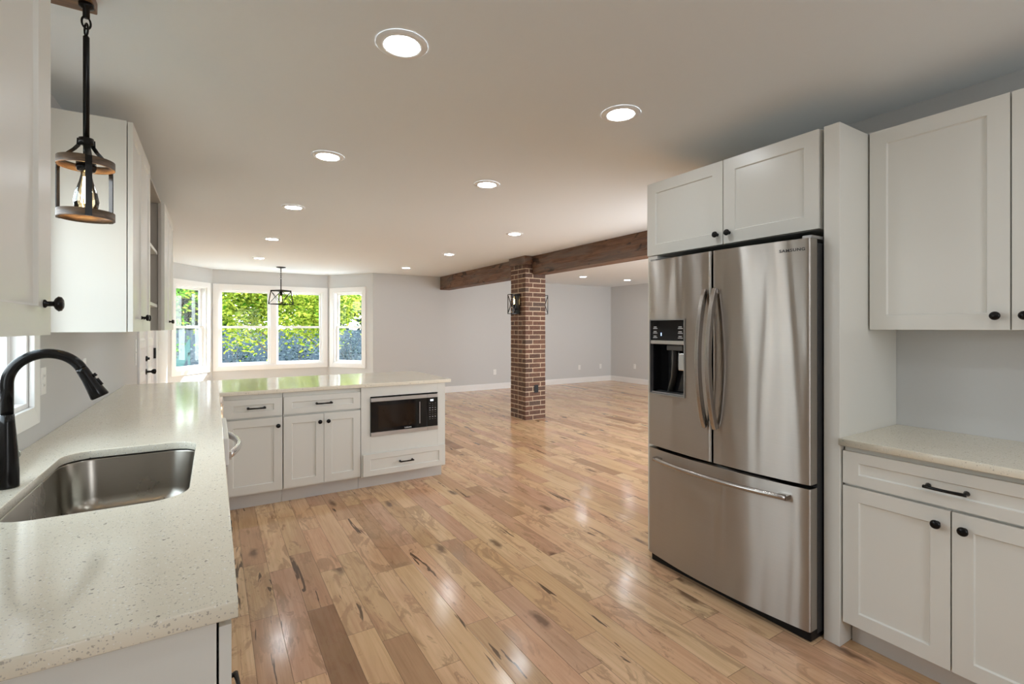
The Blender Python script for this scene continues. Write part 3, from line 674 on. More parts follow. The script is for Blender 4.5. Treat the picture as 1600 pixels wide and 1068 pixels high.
mb = MB(); mb.tube([(-0.002, 0.036, 0.10), (-0.012, 0.040, 0.14), (-0.03, 0.044, 0.175)], [0.006, 0.005, 0.0055], 10); mb.build('lever', 'black', root)

# dishwasher
DX, DY0, DY1 = 0.004, 2.575, 3.200
root = thing('dishwasher', 'stainless dishwasher with bowed handle under the long counter', 'dishwasher', (DX, DY0, 0), R(90)); w = DY1-DY0
MB().box(0.004, w-0.004, 0.0, 0.56, 0.10, B1-0.004).build('tub', 'darkgap', root)
MB().box(0.004, w-0.004, 0.05, 0.07, 0.0, 0.098).build('toe_kick', 'blackmatte', root)
dw = MB().box(0.004, w-0.004, -0.050, -0.001, 0.11, 0.735).build('door', 'steel2', root, bevel=0.004)
MB().box(0.004, w-0.004, -0.056, -0.001, 0.738, B1-0.006).build('control_strip', 'plate', root, bevel=0.006)
pts = [(0.05+(w-0.10)*t, -0.050-0.056*math.sin(math.pi*t)**0.7, 0.776) for t in [i/16 for i in range(17)]]
mb = MB(); mb.tube(pts, [(0.013, 0.019)]*17, 14)
mb.box(0.035, 0.062, -0.066, -0.0495, 0.758, 0.794); mb.box(w-0.062, w-0.035, -0.066, -0.0495, 0.758, 0.794); mb.build('handle', 'chrome', root)

# ------------------------------------------------------------------ microwave
MX0, MZ0 = 1.132, 0.4505
root = thing('microwave', 'built-in black and steel microwave in the peninsula end cabinet', 'microwave', (MX0, 4.118, MZ0))
w, hh = 0.606, 0.328
MB().box(0.006, w-0.006, 0.030, 0.40, 0.001, hh-0.004).build('body', 'blackmatte', root)
dw_ = 0.505
door = MB().box(0.0, dw_-0.0015, -0.004, 0.028, 0.034, hh-0.036).build('door', 'blackgloss', root, bevel=0.002)
MB().box(0.0, dw_-0.0015, -0.006, 0.028, hh-0.035, hh-0.004).build('top_trim', 'steel2', door, bevel=0.001)
MB().box(0.0, dw_-0.0015, -0.006, 0.028, 0.002, 0.033).build('bottom_trim', 'steel2', door, bevel=0.001)
M['mwglass'] = simple('smoked_glass', (0.022, 0.013, 0.008), 0.08, var=0.3, vscale=6)
MB().box(0.062, 0.395, -0.0052, -0.0042, 0.065, hh-0.07).build('window', 'mwglass', door)
MB().box(0.430, 0.437, -0.0075, -0.0042, 0.070, hh-0.065).build('handle', 'steelgrey', door, bevel=0.001)
cp = MB().box(dw_+0.0015, w, -0.004, 0.028, 0.034, hh-0.036).build('control_panel', 'blackgloss', root, bevel=0.002)
MB().box(dw_+0.0015, w, -0.006, 0.028, hh-0.035, hh-0.004).build('panel_top_trim', 'steel2', cp, bevel=0.001)
MB().box(dw_+0.0015, w, -0.006, 0.028, 0.002, 0.033).build('panel_bottom_trim', 'steel2', cp, bevel=0.001)
mbd = MB()
for dx in (0.0, 0.016):
    mbd.box(dw_+0.030+dx, dw_+0.041+dx, -0.0056, -0.0044, hh-0.068, hh-0.052)
mbd.build('display', 'disp_white', cp)
for i in range(8):
    for j in range(3):
        x = dw_+0.020+j*0.026; z = hh-0.088-i*0.020
        MB().box(x, x+0.010, -0.0052, -0.0044, z-0.0022, z+0.0016).build('button', 'white_mark' if i in (2, 3, 6) else 'dim_print', cp)

def text_mesh(name, s, size, mat, parent, loc, rot, width=None, depth=0.0006):
    cu = bpy.data.curves.new(name, 'FONT'); cu.body = s; cu.size = size; cu.extrude = depth; cu.align_x = 'CENTER'; cu.align_y = 'CENTER'; cu.space_character = 1.15; cu.offset = size*0.02
    tmp = bpy.data.objects.new(name+'_tmp', cu); COL.objects.link(tmp)
    me = bpy.data.meshes.new_from_object(tmp.evaluated_get(bpy.context.evaluated_depsgraph_get())); bpy.data.objects.remove(tmp)
    if width:
        xs = [v.co.x for v in me.vertices]; k = width/(max(xs)-min(xs))
        for v in me.vertices: v.co.x *= k
    me.materials.clear(); me.materials.append(M[mat])
    o = bpy.data.objects.new(name, me); COL.objects.link(o); o.parent = parent; o.location = loc; o.rotation_euler = rot; return o
text_mesh('lettering', 'SAMSUNG', 0.014, 'silver_mark', door, (0.325, -0.0049, 0.047), (R(90), 0, 0), 0.062)

# ------------------------------------------------------------------ refrigerator
FW = 0.918
root = thing('refrigerator', 'stainless steel french-door refrigerator with water dispenser', 'refrigerator', (2.250, 2.020, 0.0), R(-90))
MB().box(0.004, FW-0.004, 0.004, 0.595, 0.03, 1.745).build('body', 'darkgap', root, bevel=0.004)
MB().box(0.010, FW-0.010, -0.040, 0.55, 0.004, 0.050).build('base_grille', 'blackmatte', root, bevel=0.004)
def fy_(x, z, x0, x1):
    u = 2*x/FW-1
    y = -0.060-0.040*(1-u*u)
    y += 0.0011*math.sin(9.0*x+2.1*z+1.3)*math.sin(2.3*z+3*x) + 0.0007*math.sin(17*x-1.7*z)
    e = min(x-x0, x1-x)              # rounded vertical edges
    r = 0.010
    if e < r: y += r-math.sqrt(max(0, r*r-(r-e)**2))
    return y
def bowed(name, x0, x1, z0, z1, hole=None, nx=34, nz=44, mat='steel'):
    xs = {x0+(x1-x0)*i/nx for i in range(nx+1)} | {x0+q for q in (0.0006, 0.0015, 0.003, 0.005, 0.0075)} | {x1-q for q in (0.0006, 0.0015, 0.003, 0.005, 0.0075)}
    zs = {z0+(z1-z0)*i/nz for i in range(nz+1)}
    if hole:
        xs = {x for x in xs if abs(x-hole[0]) > 0.004 and abs(x-hole[1]) > 0.004} | {hole[0], hole[1]}
        zs = {z for z in zs if abs(z-hole[2]) > 0.004 and abs(z-hole[3]) > 0.004} | {hole[2], hole[3]}
    xs = sorted(xs); zs = sorted(zs); mb = MB(); k = len(zs)
    vs = [(x, fy_(x, z, x0, x1), z) for x in xs for z in zs]; fs = []
    for i in range(len(xs)-1):
        for j in range(k-1):
            if hole and hole[0]-1e-6 <= xs[i] and xs[i+1] <= hole[1]+1e-6 and hole[2]-1e-6 <= zs[j] and zs[j+1] <= hole[3]+1e-6: continue
            fs.append((i*k+j, (i+1)*k+j, (i+1)*k+j+1, i*k+j+1))
    mb.add(vs, fs, True)
    yb = -0.003
    top = [(x, fy_(x, z1, x0, x1), z1) for x in xs]; bot = [(x, fy_(x, z0, x0, x1), z0) for x in xs]; m_ = len(xs)
    mb.add(top+[(x, yb, z1) for x in xs], [(i, i+1, m_+i+1, m_+i) for i in range(m_-1)])
    mb.add(bot+[(x, yb, z0) for x in xs], [(i+1, i, m_+i, m_+i+1) for i in range(m_-1)])
    for x, flip in ((x0, 0), (x1, 1)):
        q = [(x, fy_(x, z0, x0, x1), z0), (x, yb, z0), (x, yb, z1), (x, fy_(x, z1, x0, x1), z1)]
        mb.add(q, [(0, 3, 2, 1) if not flip else (0, 1, 2, 3)])
    return mb.build(name, mat, root, fix=False)
HOLE = (0.050, 0.288, 0.998, 1.416)
dl = bowed('fridge_door', 0.003, 0.4540, 0.690, 1.760, HOLE)
dr_ = bowed('fridge_door', 0.4640, FW-0.003, 0.690, 1.760)
fd = bowed('freezer_drawer', 0.003, FW-0.003, 0.056, 0.672, nx=60, nz=26)
# dispenser
x0, x1, z0, z1 = HOLE; yd = -0.078
mb = MB(); ring(mb, x0-0.004, x1+0.004, z0-0.004, z1+0.004, 0.006, -0.100, -0.060); fr_ = mb.build('dispenser_frame', 'steelgrey', dl)
M['dispgrey'] = simple('dispenser_grey', (0.13, 0.125, 0.12), 0.35, 0.3, var=0.1)
mb = MB(); mb.box(x0+0.002, x1-0.002, -0.012, -0.006, z0+0.002, 1.285)
mb.box(x0+0.002, x0+0.006, -0.075, -0.012, z0+0.002, 1.285); mb.box(x1-0.006, x1-0.002, -0.075, -0.012, z0+0.002, 1.285); mb.box(x0+0.006, x1-0.006, -0.075, -0.012, 1.276, 1.285)
mb.build('dispenser_recess', 'blackgloss', dl)
MB().box(x0+0.002, x1-0.002, -0.088, -0.020, z0+0.002, z0+0.010).build('drip_tray', 'steelgrey', dl, bevel=0.002)
MB().box(x0+0.002, x1-0.002, -0.0915, -0.062, 1.300, z1-0.002).build('control_panel', 'blackgloss', dl, bevel=0.001)
MB().box(x0+0.002, x1-0.002, -0.096, -0.062, 1.280, 1.2995).build('dispenser_strip', 'steel2', dl, bevel=0.001)
mb = MB(); mb.box(x0+0.095, x1-0.035, -0.070, -0.013, 1.245, 1.274); mb.build('nozzle_housing', 'dispgrey', dl, bevel=0.004)
mb = MB(); mb.tube([(0.185, -0.046, 1.246), (0.180, -0.040, 1.17), (0.165, -0.030, 1.10), (0.140, -0.030, 1.012)], [(0.026, 0.008)]*4, 12); tag(mb.build('ice_chute', 'dispgrey', dl), 'long grey chute')
mb = MB(); mb.prism([(0.218, -0.062), (0.262, -0.062), (0.266, -0.030), (0.214, -0.030)], 1.135, 1.232); tag(mb.build('paddle', 'chrome', dl, bevel=0.005), 'silver lever')
for i, z in enumerate((1.374, 1.348, 1.322)):
    for x, ww in ((x0+0.018, 0.030), (x1-0.046, 0.032)):
        mb = MB(); mb.box(x+0.004, x+ww-0.006, -0.0925, -0.0914, z, z+0.0045); mb.box(x, x+ww, -0.0925, -0.0914, z-0.008, z-0.0045); mb.build('panel_print', 'white_mark', dl)
MB().box(x0+0.073, x0+0.079, -0.0925, -0.0914, 1.326, 1.344).build('indicator_light', 'disp_blue', dl)
# handles
def vhandle(xc, parent):
    zt, zb = 1.566, 0.866; mb = MB(); n = 22
    pts = []
    for i in range(n+1):
        t = i/n; out = 0.058*math.sin(math.pi*t)**0.75
        pts.append((xc, -0.099-0.012-out, zb+(zt-zb)*t))
    mb.tube(pts, [(0.0215, 0.0155)]*(n+1), 4)
    for z in (zb+0.012, zt-0.012): mb.box(xc-0.012, xc+0.012, -0.118, -0.094, z-0.012, z+0.012)
    return mb.build('handle', 'chrome_s', parent, bevel=0.004)
M['chrome_s'] = steel_mat('handle_steel', (0.44, 0.41, 0.385), 0.26, 0.3)
vhandle(0.430, dl); vhandle(0.489, dr_)
mb = MB(); n = 24; pts = []
for i in range(n+1):
    t = i/n; x = 0.085+(FW-0.17)*t
    pts.append((x, fy_(x, 0.6, -1, 2)-0.030-0.022*math.sin(math.pi*t), 0.622))
mb.tube(pts, 0.0125, 14)
for x in (0.10, FW-0.10): mb.box(x-0.022, x+0.022, fy_(x, 0.6, -1, 2)-0.034, fy_(x, 0.6, -1, 2)+0.004, 0.612, 0.632)
mb.build('handle', 'chrome_s', fd)
for x in (0.003, FW-0.045): MB().box(x, x+0.042, -0.045, 0.05, 1.7605, 1.775).build('hinge_cover', 'steelgrey', root, bevel=0.003)
xs_ = 0.845; text_mesh('lettering', 'SAMSUNG', 0.0175, 'dark_mark', dr_, (xs_, fy_(xs_, 1.715, 0.4615, FW-0.003)-0.0012, 1.714), (R(90), 0, math.atan(0.08*(2*xs_/FW-1)/FW*2)), 0.105)

# ------------------------------------------------------------------ brick pillar, beams, sconces
PX0, PX1, PY0, PY1 = 3.930, 4.292, 6.005, 6.420
root = thing('brick_pillar', 'red brick pillar carrying the rough timber beam', 'pillar', (PX0, PY0, 0)); W_, D_ = PX1-PX0, PY1-PY0
MB().box(0.003, W_-0.003, 0.003, D_-0.003, 0, CEIL-0.001).build('mortar_core', 'mortar', root)
mb = MB(); rnd = random.Random(3); ch = 0.0705; c = 0; z = 0.004
while z+ch-0.012 < CEIL-0.06:
    def jb(x0, x1, y0, y1):
        j = lambda: rnd.uniform(-0.0024, 0.0024)
        zz0, zz1 = z+j(), z+ch-0.0125+j()
        P = [(x0+j(), y0+j()), (x1+j(), y0+j()), (x1+j(), y1+j()), (x0+j(), y1+j())]
        mb.prism(P, zz0, zz1)
    m_ = 0.011; bd = 0.092
    if c % 2 == 0:
        jb(0, 0.128, 0, bd); jb(0.128+m_, W_, 0, bd)                                  # front face
        jb(0, 0.128, D_-bd, D_); jb(0.128+m_, W_, D_-bd, D_)
        jb(0, bd, bd+m_, bd+m_+0.10); jb(0, bd, bd+2*m_+0.10, D_-bd-m_)
        jb(W_-bd, W_, bd+m_, D_-bd-m_)
    else:
        jb(0, 0.062, 0, 0.20); jb(0.062+m_, 0.062+m_+0.195, 0, bd); jb(0.062+2*m_+0.195, W_, 0, 0.20)
        jb(0, bd, 0.20+m_, D_); jb(W_-bd, W_, 0.20+m_, D_); jb(bd+m_, W_-bd-m_, D_-bd, D_)
    z += ch; c += 1
ztop = z-0.012
mb.build('brickwork', 'brick', root, bevel=0.003)
mb = MB(); mb.box(-0.022, W_+0.022, -0.018, D_+0.018, min(ztop+0.001, CEIL-0.055), CEIL-0.0005); mb.build('wood_cap', 'beam', root, bevel=0.004)
for nm, y0, y1, lb in (('ceiling_beam', 2.30, PY0-0.020, 'thick brown timber beam from the brick pillar towards the refrigerator'), ('ceiling_beam', PY1+0.020, YF-0.001, 'thick brown timber beam between the brick pillar and far wall')):
    o = MB().box(4.045, 4.262, y0, y1, 2.168, CEIL-0.0005).build(nm, 'beam', bevel=0.005)
    tag(o, lb, 'beam', 'timber ceiling beams')

def sconce(label, loc, rz):
    # back plate on local y=0, cage reaches to -y
    root = thing('wall_sconce', label, 'sconce', loc, rz, 'lantern sconces on the brick pillar')
    MB().box(-0.060, 0.060, -0.014, -0.001, 0.012, 0.288).build('back_plate', 'blackmatte', root, bevel=0.002)
    mb = MB(); a, d, h, b = 0.070, 0.135, 0.300, 0.0045
    for x in (-a, a):
        for y in (-d, -0.014): mb.box(x-b, x+b, y-b, y+b, 0, h)
        for z in (0.0, h-2*b): mb.box(x-b, x+b, -d, -0.014, z, z+2*b)
    for y in (-d, -0.014):
        for z in (0.0, h-2*b): mb.box(-a, a, y-b, y+b, z, z+2*b)
    mb.build('cage', 'black', root)
    mb = MB()
    for x in (-a, a):
        for s in (0, 1): mb.bar((x, -d, 0.008 if s else h-0.008), (x, -0.014, h-0.008 if s else 0.008), 0.0025, 0.0025)
    for s in (0, 1): mb.bar((-a, -d, 0.008 if s else h-0.008), (a, -d, h-0.008 if s else 0.008), 0.0025, 0.0025)
    mb.build('cross_brace', 'black', root)
    mb = MB(); mb.tube([(0, -0.012, 0.075), (0, -0.068, 0.075), (0, -0.070, 0.10)], 0.009, 10); mb.tube([(0, -0.070, 0.095), (0, -0.070, 0.145)], 0.015, 14); mb.build('lamp_socket', 'black', root)
    bl = MB().lathe([(0.013, 0.145), (0.014, 0.16), (0.026, 0.20), (0.029, 0.225), (0.022, 0.25), (0.0, 0.262)], (0, -0.07, 0), n=16).build('bulb', 'bulb', root)
    MB().tube([(0, -0.07, 0.150), (0, -0.07, 0.235)], 0.007, 8).build('filament', 'filament_small', bl)
    return root
sc1 = sconce('black caged lantern sconce on the kitchen-facing side of the brick pillar', (PX0-0.004, 6.205, 1.580), R(-90))
sc2 = copy_tree(sc1, (PX1+0.004, 6.205, 1.580), R(90), 'black caged lantern sconce on the far side of the brick pillar, mostly hidden')

# ------------------------------------------------------------------ recessed ceiling lights
LB_ = [(0.605, 1.775, 'largest round recessed ceiling light, nearest the camera, above the walkway'), (0.605, 3.170, 'round recessed ceiling light second from the camera in the left row'),
       (0.600, 4.665, 'round recessed ceiling light third in the left row, above the peninsula'), (0.596, 6.470, 'round recessed ceiling light fourth in the left row, beyond the peninsula'),
       (0.593, 8.350, 'farthest round recessed ceiling light of the left row, beside the dining pendant'), (1.730, 1.775, 'round recessed ceiling light nearest the refrigerator cabinets'),
       (1.733, 3.172, 'round recessed ceiling light above the floor before the peninsula end'), (2.910, 4.672, 'round recessed ceiling light close to the beam and brick pillar top'),
       (2.910, 6.470, 'round recessed ceiling light just left of the brick pillar top'), (2.912, 8.320, 'small far recessed ceiling light by the left end of the beam'),
       (6.566, 7.838, 'recessed living area ceiling light under the beam, nearer the pillar'), (7.842, 7.842, 'recessed living area ceiling light beside the refrigerator edge')]
l0 = None
for x, y, lb in LB_:
    if l0 is None:
        l0 = thing('recessed_light', lb, 'ceiling light', (x, y, CEIL), 0, 'recessed ceiling lights')
        mb = MB(); mb.lathe([(0.066, -0.0060), (0.070, -0.0085), (0.080, -0.0080), (0.094, -0.0045), (0.096, -0.0005)], n=40); mb.build('trim_ring', 'trim', l0)
        mb = MB(); mb.lathe([(0.0, -0.0065), (0.045, -0.0065), (0.0665, -0.0058)], n=40); tag(mb.build('lens', 'lens', l0), 'glowing white lens')
    else: copy_tree(l0, (x, y, CEIL), 0, lb)

# ------------------------------------------------------------------ sink pendant
PXp, PYp = -0.345, 2.020
root = thing('pendant_lamp', 'small caged pendant lamp hanging over the sink, bulb glowing', 'pendant lamp', (PXp, PYp, CEIL))
mb = MB(); mb.prism([(-0.240, -0.10), (0.019, -0.10), (0.019, 0.058), (-0.240, 0.058)], -0.040, -0.0005); tag(mb.build('canopy', 'stain', root, bevel=0.004), 'stained wooden ceiling plate')
mb = MB(); mb.lathe([(0, -0.041), (0.020, -0.041), (0.019, -0.052), (0.009, -0.058), (0.009, -0.085), (0, -0.085)], n=20); mb.build('collar', 'black', root)
for k, (cz, rot) in enumerate(((-0.100, 0), (-0.122, 90))):
    mb = MB()
    ring_ = [(0.0115*math.cos(q)*math.cos(R(rot+30)), 0.0115*math.cos(q)*math.sin(R(rot+30)), cz+0.019*math.sin(q)) for q in [2*math.pi*i/20 for i in range(21)]]
    mb.tube(ring_, 0.0030, 8); mb.build('chain_link', 'black', root)
mb = MB(); mb.tube([(0, 0, -0.138), (0, 0, -0.146), (0, 0, -0.152), (0, 0, -0.475)], [0.003, 0.0085, 0.0085, 0.0082], 14); mb.build('rod', 'black', root)
RR = 0.072
ZT, ZB = -0.548, -0.712          # centre heights of top and bottom rings
for zc in (ZT, ZB):
    MB().lathe([(RR, zc-0.012), (RR, zc+0.012), (RR-0.004, zc+0.012), (RR-0.004, zc-0.012), (RR, zc-0.012)], n=48).build('ring', 'cagewood', root)
for k in range(3):
    mb = MB(); q = R(-76.0+120*k); cq, sq = math.cos(q), math.sin(q); tx, ty = -sq, cq
    prof = [(0.018, -0.470), (0.019, -0.490), (0.030, -0.503), (RR-0.0005, ZT+0.010), (RR+0.0015, ZT-0.02), (RR+0.0015, ZB-0.012)]
    hw_ = 0.0082
    vs = []
    for r_, z_ in prof:
        for s in (-1, 1):
            for rr_ in (0, 0.003): vs.append(((r_+rr_)*cq+tx*hw_*s, (r_+rr_)*sq+ty*hw_*s, z_))
    fs = []
    for i in range(len(prof)-1):
        a = i*4; b = a+4
        fs += [(a, a+1, b+1, b), (a+2, b+2, b+3, a+3), (a, b, b+2, a+2), (a+1, a+3, b+3, b+1)]
    fs += [(0, 2, 3, 1), (len(vs)-4, len(vs)-3, len(vs)-1, len(vs)-2)]
    mb.add(vs, fs); mb.build('strap', 'black', root)
mb = MB(); mb.lathe([(0, -0.468), (0.019, -0.468), (0.019, -0.488), (0.008, -0.49), (0.008, -0.53), (0.024, -0.535), (0.026, -0.560), (0.022, -0.572), (0.015, -0.575), (0, -0.575)], n=24); mb.build('lamp_socket', 'black', root)
bl = MB().lathe([(0.0135, -0.574), (0.014, -0.585), (0.018, -0.605), (0.028, -0.640), (0.0325, -0.668), (0.029, -0.690), (0.016, -0.703), (0, -0.706)], n=28).build('bulb', 'bulb', root)
mb = MB()
for k in range(4):
    q = R(90*k+20); mb.tube([(0.005*math.cos(q), 0.005*math.sin(q), -0.590), (0.011*math.cos(q), 0.011*math.sin(q), -0.672)], 0.0022, 8)
mb.build('filament', 'filament', bl)

# ------------------------------------------------------------------ dining pendant
root = thing('pendant_lantern', 'black open trapezoid lantern pendant hanging before the bay window', 'pendant lamp', (1.006, 9.383, CEIL), R(44))
mb = MB(); mb.lathe([(0, -0.022), (0.030, -0.022), (0.075, -0.012), (0.078, -0.0005)], n=28); mb.build('canopy', 'black', root)
MB().tube([(0, 0, -0.02), (0, 0, -0.085)], 0.008, 10).build('stem', 'black', root); MB().tube([(0, 0, -0.215), (0, 0, -0.425)], 0.009, 10).build('rod', 'black', root)
for k in range(4):
    q0 = R(90*(k % 2)+20); cz = -0.102-0.032*k
    mb = MB(); mb.tube([(0.011*math.cos(q)*math.cos(q0), 0.011*math.cos(q)*math.sin(q0), cz+0.022*math.sin(q)) for q in [2*math.pi*i/16 for i in range(17)]], 0.0032, 6)
    mb.build('chain_link', 'black', root)
ta, ba, zt, zb = 0.112, 0.140, -0.425, -0.652
mb = MB(); mb.box(-ta-0.008, ta+0.008, -ta-0.008, ta+0.008, zt-0.006, zt+0.018); mb.build('top_plate', 'black', root, bevel=0.003)
mb = MB()
C4 = [(-1, -1), (1, -1), (1, 1), (-1, 1)]
for k in range(4):
    a, b = C4[k], C4[(k+1) % 4]
    mb.bar((a[0]*ta, a[1]*ta, zt), (a[0]*ba, a[1]*ba, zb), 0.006, 0.006)
    mb.bar((a[0]*ba, a[1]*ba, zb), (b[0]*ba, b[1]*ba, zb), 0.006, 0.006)
mb.build('cage', 'black', root)
mb = MB()
for k in range(4):
    a, b = C4[k], C4[(k+1) % 4]
    mb.bar((a[0]*ta, a[1]*ta, zt), (b[0]*ba, b[1]*ba, zb), 0.003, 0.003); mb.bar((b[0]*ta, b[1]*ta, zt), (a[0]*ba, a[1]*ba, zb), 0.003, 0.003)
mb.build('cross_brace', 'black', root)
MB().tube([(0, 0, -0.43), (0, 0, -0.50)], 0.019, 14).build('lamp_socket', 'black', root)
bl = MB().lathe([(0.016, -0.50), (0.02, -0.52), (0.033, -0.56), (0.034, -0.60), (0.02, -0.63), (0, -0.636)], n=16).build('bulb', 'bulb', root)
MB().tube([(0, 0, -0.515), (0, 0, -0.605)], 0.010, 8).build('filament', 'filament_small', bl)

# ------------------------------------------------------------------ outlets and switches
def wall_plate(name, label, loc, rz, kind, mat='plate', group='white wall plates'):
    root = thing(name, label, 'outlet' if kind == 'outlet' else 'switch', loc, rz, group)
    MB().box(-0.036, 0.036, -0.006, -0.0003, -0.058, 0.058).build('cover_plate', mat, root, bevel=0.002)
    if kind == 'outlet':
        for z in (-0.020, 0.020):
            mb = MB(); mb.box(-0.016, 0.016, -0.0080, -0.0055, z-0.014, z+0.014); s = mb.build('socket', mat, root, bevel=0.003)
            mb = MB(); mb.box(-0.007, -0.005, -0.0084, -0.0078, z-0.003, z+0.007); mb.box(0.005, 0.007, -0.0084, -0.0078, z-0.003, z+0.007); mb.build('slot', 'dark_mark', s)
    else:
        MB().box(-0.016, 0.016, -0.0085, -0.0055, -0.032, 0.032).build('rocker', mat, root, bevel=0.002)
    return root
for x, lb in ((5.363, 'white outlet low on the far wall, left of the brick pillar'), (7.794, 'white outlet low on the far wall, right of the brick pillar'), (8.493, 'white outlet low on the far wall, close to the room corner')):
    wall_plate('wall_outlet', lb, (x, YF, 0.383), 0, 'outlet')
wall_plate('wall_outlet', 'white outlet low on the living area side wall beside the refrigerator', (XE, 8.602, 0.42), R(-90), 'outlet')
wall_plate('wall_outlet', 'white outlet on the left wall under the faucet arch', (XL, 2.838, 1.142), R(90), 'outlet')
wall_plate('wall_outlet', 'white outlet on the left wall behind the faucet spray head', (XL, 3.62, 1.140), R(90), 'outlet')
wall_plate('light_switch', 'white light switch beside the double door, upper of the pair', (XL, 5.76, 1.205), R(90), 'switch')
wall_plate('light_switch', 'white light switch beside the double door, lower of the pair', (XL, 5.76, 1.075), R(90), 'switch')
wall_plate('light_switch', 'white light switch on the sunlit wall between door and bay', (XL, 8.05, 1.13), R(90), 'switch')
wall_plate('wall_outlet', 'black outlet low on the front of the brick pillar', (4.122, PY0-0.003, 0.459), 0, 'outlet', 'blackmatte', 'black wall plates')

# ------------------------------------------------------------------ outdoors
structure(MB().box(-14, 22, 10.55, 34, -0.6, -0.5).build('ground_lawn', 'grass'))
M['bounce_slab'] = simple('pale_bounce', (0.42, 0.42, 0.41), 0.8, var=0.1, vscale=6)
structure(MB().box(-6, 9, 10.56, 17.5, -0.499, -0.46).build('ground_bounce_slab', 'bounce_slab'))  # unseen pale slab, added to bounce sunlight up to the bay ceiling
structure(MB().box(-8, -0.8, -4, 10.5, -0.6, -0.5).build('ground_side', 'grass'))
def tree(name, label, x, y, h, crown, leafmat, nleaf, seed, leaf=0.10, trunk_r=0.11, lean=0.0, cx=0.0):
    rn = random.Random(seed); root = thing(name, label, 'shrub' if name == 'garden_shrub' else 'tree', (x, y, -0.5), 0, 'trees behind the garden fence' if name == 'backdrop_tree' else 'shrubs along the garden fence' if name == 'garden_shrub' else 'trees outside the bay window')
    mb = MB(); pts = [(lean*t, 0.05*math.sin(5*t), h*t) for t in [i/8 for i in range(9)]]
    mb.tube(pts, [trunk_r*(1-0.8*i/8) for i in range(9)], 10); mb.build('trunk', 'bark', root)
    for k in range(7):
        t = 0.25+0.09*k; q = rn.uniform(0, 6.28); L = crown[0]*rn.uniform(0.6, 0.95)
        s = Vector((lean*t, 0.05*math.sin(5*t), h*t)); e2 = s+Vector((math.cos(q)*L, math.sin(q)*L*0.7, rn.uniform(0.3, 1.0)))
        m2 = (s+e2)/2+Vector((0, 0, -0.1))
        MB().tube([s, m2, e2], [trunk_r*0.36, trunk_r*0.24, trunk_r*0.08], 6).build('branch', 'bark', root)
    mb = MB(); cz = crown[2]
    clumps = [(cx+rn.gauss(0, 0.5)*crown[0], rn.gauss(0, 0.5)*crown[0]*0.8, cz+rn.gauss(0, 0.5)*crown[1]) for _ in range(max(8, nleaf//55))]
    for i in range(nleaf):
        c = rn.choice(clumps); p = Vector((c[0]+rn.gauss(0, 0.20), c[1]+rn.gauss(0, 0.20), c[2]+rn.gauss(0, 0.17)))
        if p.z < 0.15: continue
        s = leaf*rn.uniform(0.6, 1.3)
        M3 = Matrix.Rotation(rn.uniform(0, 6.28), 3, 'Z') @ Matrix.Rotation(rn.uniform(-1.2, 1.2), 3, 'X') @ Matrix.Rotation(rn.uniform(-1.0, 1.0), 3, 'Y')
        vs = [p+M3 @ Vector(q) for q in ((-s*0.6, 0, 0), (-s*0.1, -s*0.34, s*0.08), (s*0.75, 0, -s*0.05), (-s*0.1, s*0.34, s*0.08))]
        mb.add(vs, [(0, 1, 2), (0, 2, 3)])
    mb.build('foliage', leafmat, root, fix=False)
    return root
tree('leafy_tree', 'bright yellow-green tree seen through the left half of the wide window', 1.27, 13.6, 4.6, (0.95, 0.80, 2.5), 'leafY', 6600, 11, 0.085, 0.07, lean=0.05, cx=-0.40)
tree('leafy_tree', 'bright yellow-green tree seen through the right half of the wide window', 2.72, 14.0, 4.6, (0.95, 0.85, 2.5), 'leafY', 6600, 12, 0.085, 0.07, lean=0.0, cx=-0.15)
tree('leafy_tree', 'bright green tree seen through the left bay window', -1.5, 14.6, 4.6, (0.85, 0.9, 2.6), 'leafG', 5200, 13, 0.085)
tree('leafy_tree', 'dark green tree seen through the right bay window', 6.3, 15.4, 5.5, (1.2, 1.2, 2.5), 'leafD', 6000, 14, 0.11)
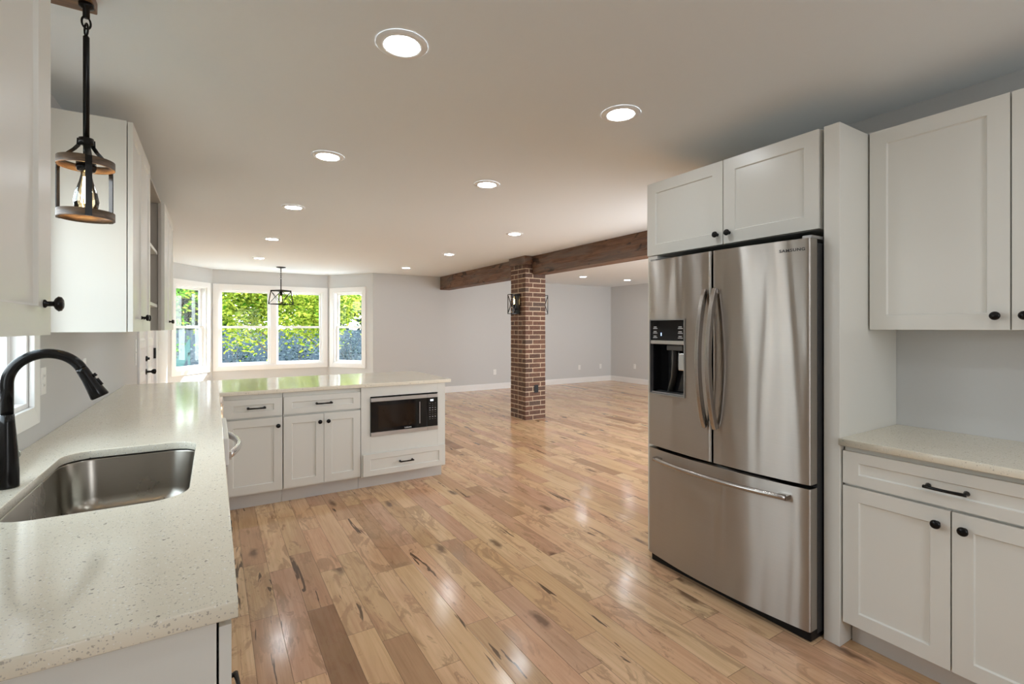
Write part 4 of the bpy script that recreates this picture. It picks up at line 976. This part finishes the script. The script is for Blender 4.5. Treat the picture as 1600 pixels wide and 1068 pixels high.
for k in range(6):
    tree('backdrop_tree', ['dark tree behind the garden fence, seen in gaps between leaves'][0], -5.5+4.9*k, 22.5, 6.5, (1.5, 1.5, 2.5), 'leafD', 3600, 30+k, 0.27, 0.16)
for k, (x, n_l) in enumerate(((-1.2, 500), (0.6, 650), (2.3, 900), (3.9, 900), (5.6, 600), (7.2, 700))):
    tree('garden_shrub', 'loose dark shrub growing against the blue-grey garden fence', x, 16.6, 1.3, (0.50, 0.45, 1.15), 'leafB', n_l, 60+k, 0.07, 0.02)
def fence(name, label, p0, p1, h):
    p0v = Vector((*p0, -0.5)); d = Vector((p1[0]-p0[0], p1[1]-p0[1], 0)); L = d.length
    root = thing(name, label, 'fence', p0v, math.atan2(d.y, d.x)); mb = MB(); x = 0.0; rn = random.Random(5)
    while x < L-0.10:
        mb.box(x, x+0.135, -0.01+rn.uniform(-0.003, 0.003), 0.012, 0.0, h+rn.uniform(-0.01, 0.01)); x += 0.1365
    mb.build('boards', 'fence', root); MB().box(0, L, 0.013, 0.05, h-0.3, h-0.2).build('rail', 'fence', root)
    return root
fence('garden_fence', 'blue-grey board fence at the back of the garden', (-9, 18.2), (22, 18.2), 1.80)
# slide panel in the left bay window
root = thing('playground_slide', 'sloping teal slide panel seen through the left bay window', 'slide', (-0.55, 12.6, -0.5), 0)
mb = MB(); P4 = [(-0.42, 0.62), (0.115, 1.68), (0.115, 1.33), (-0.20, 0.62)]
mb.add([(x, 0, z) for x, z in P4]+[(x, 0.04, z) for x, z in P4], [(3, 2, 1, 0), (4, 5, 6, 7), (0, 1, 5, 4), (1, 2, 6, 5), (2, 3, 7, 6), (3, 0, 4, 7)])
mb.build('side_panel', 'teal', root); MB().box(0.075, 0.115, 0.0, 0.04, 0, 1.34).build('post', 'teal', root)
MB().box(-0.40, -0.36, 0.0, 0.04, 0, 0.63).build('post', 'teal', root)
# neighbour's wall beyond the sink window
mb = MB(); z = -0.5
while z < 1.9: mb.box(-3.9, -3.86, -1.5, 26.0, z, z+0.11); z += 0.12
mb.box(-4.1, -3.9, -1.5, 26.0, -0.5, 1.9)
structure(mb.build('wall_neighbour', 'siding'), 'beige siding beyond the sink window')
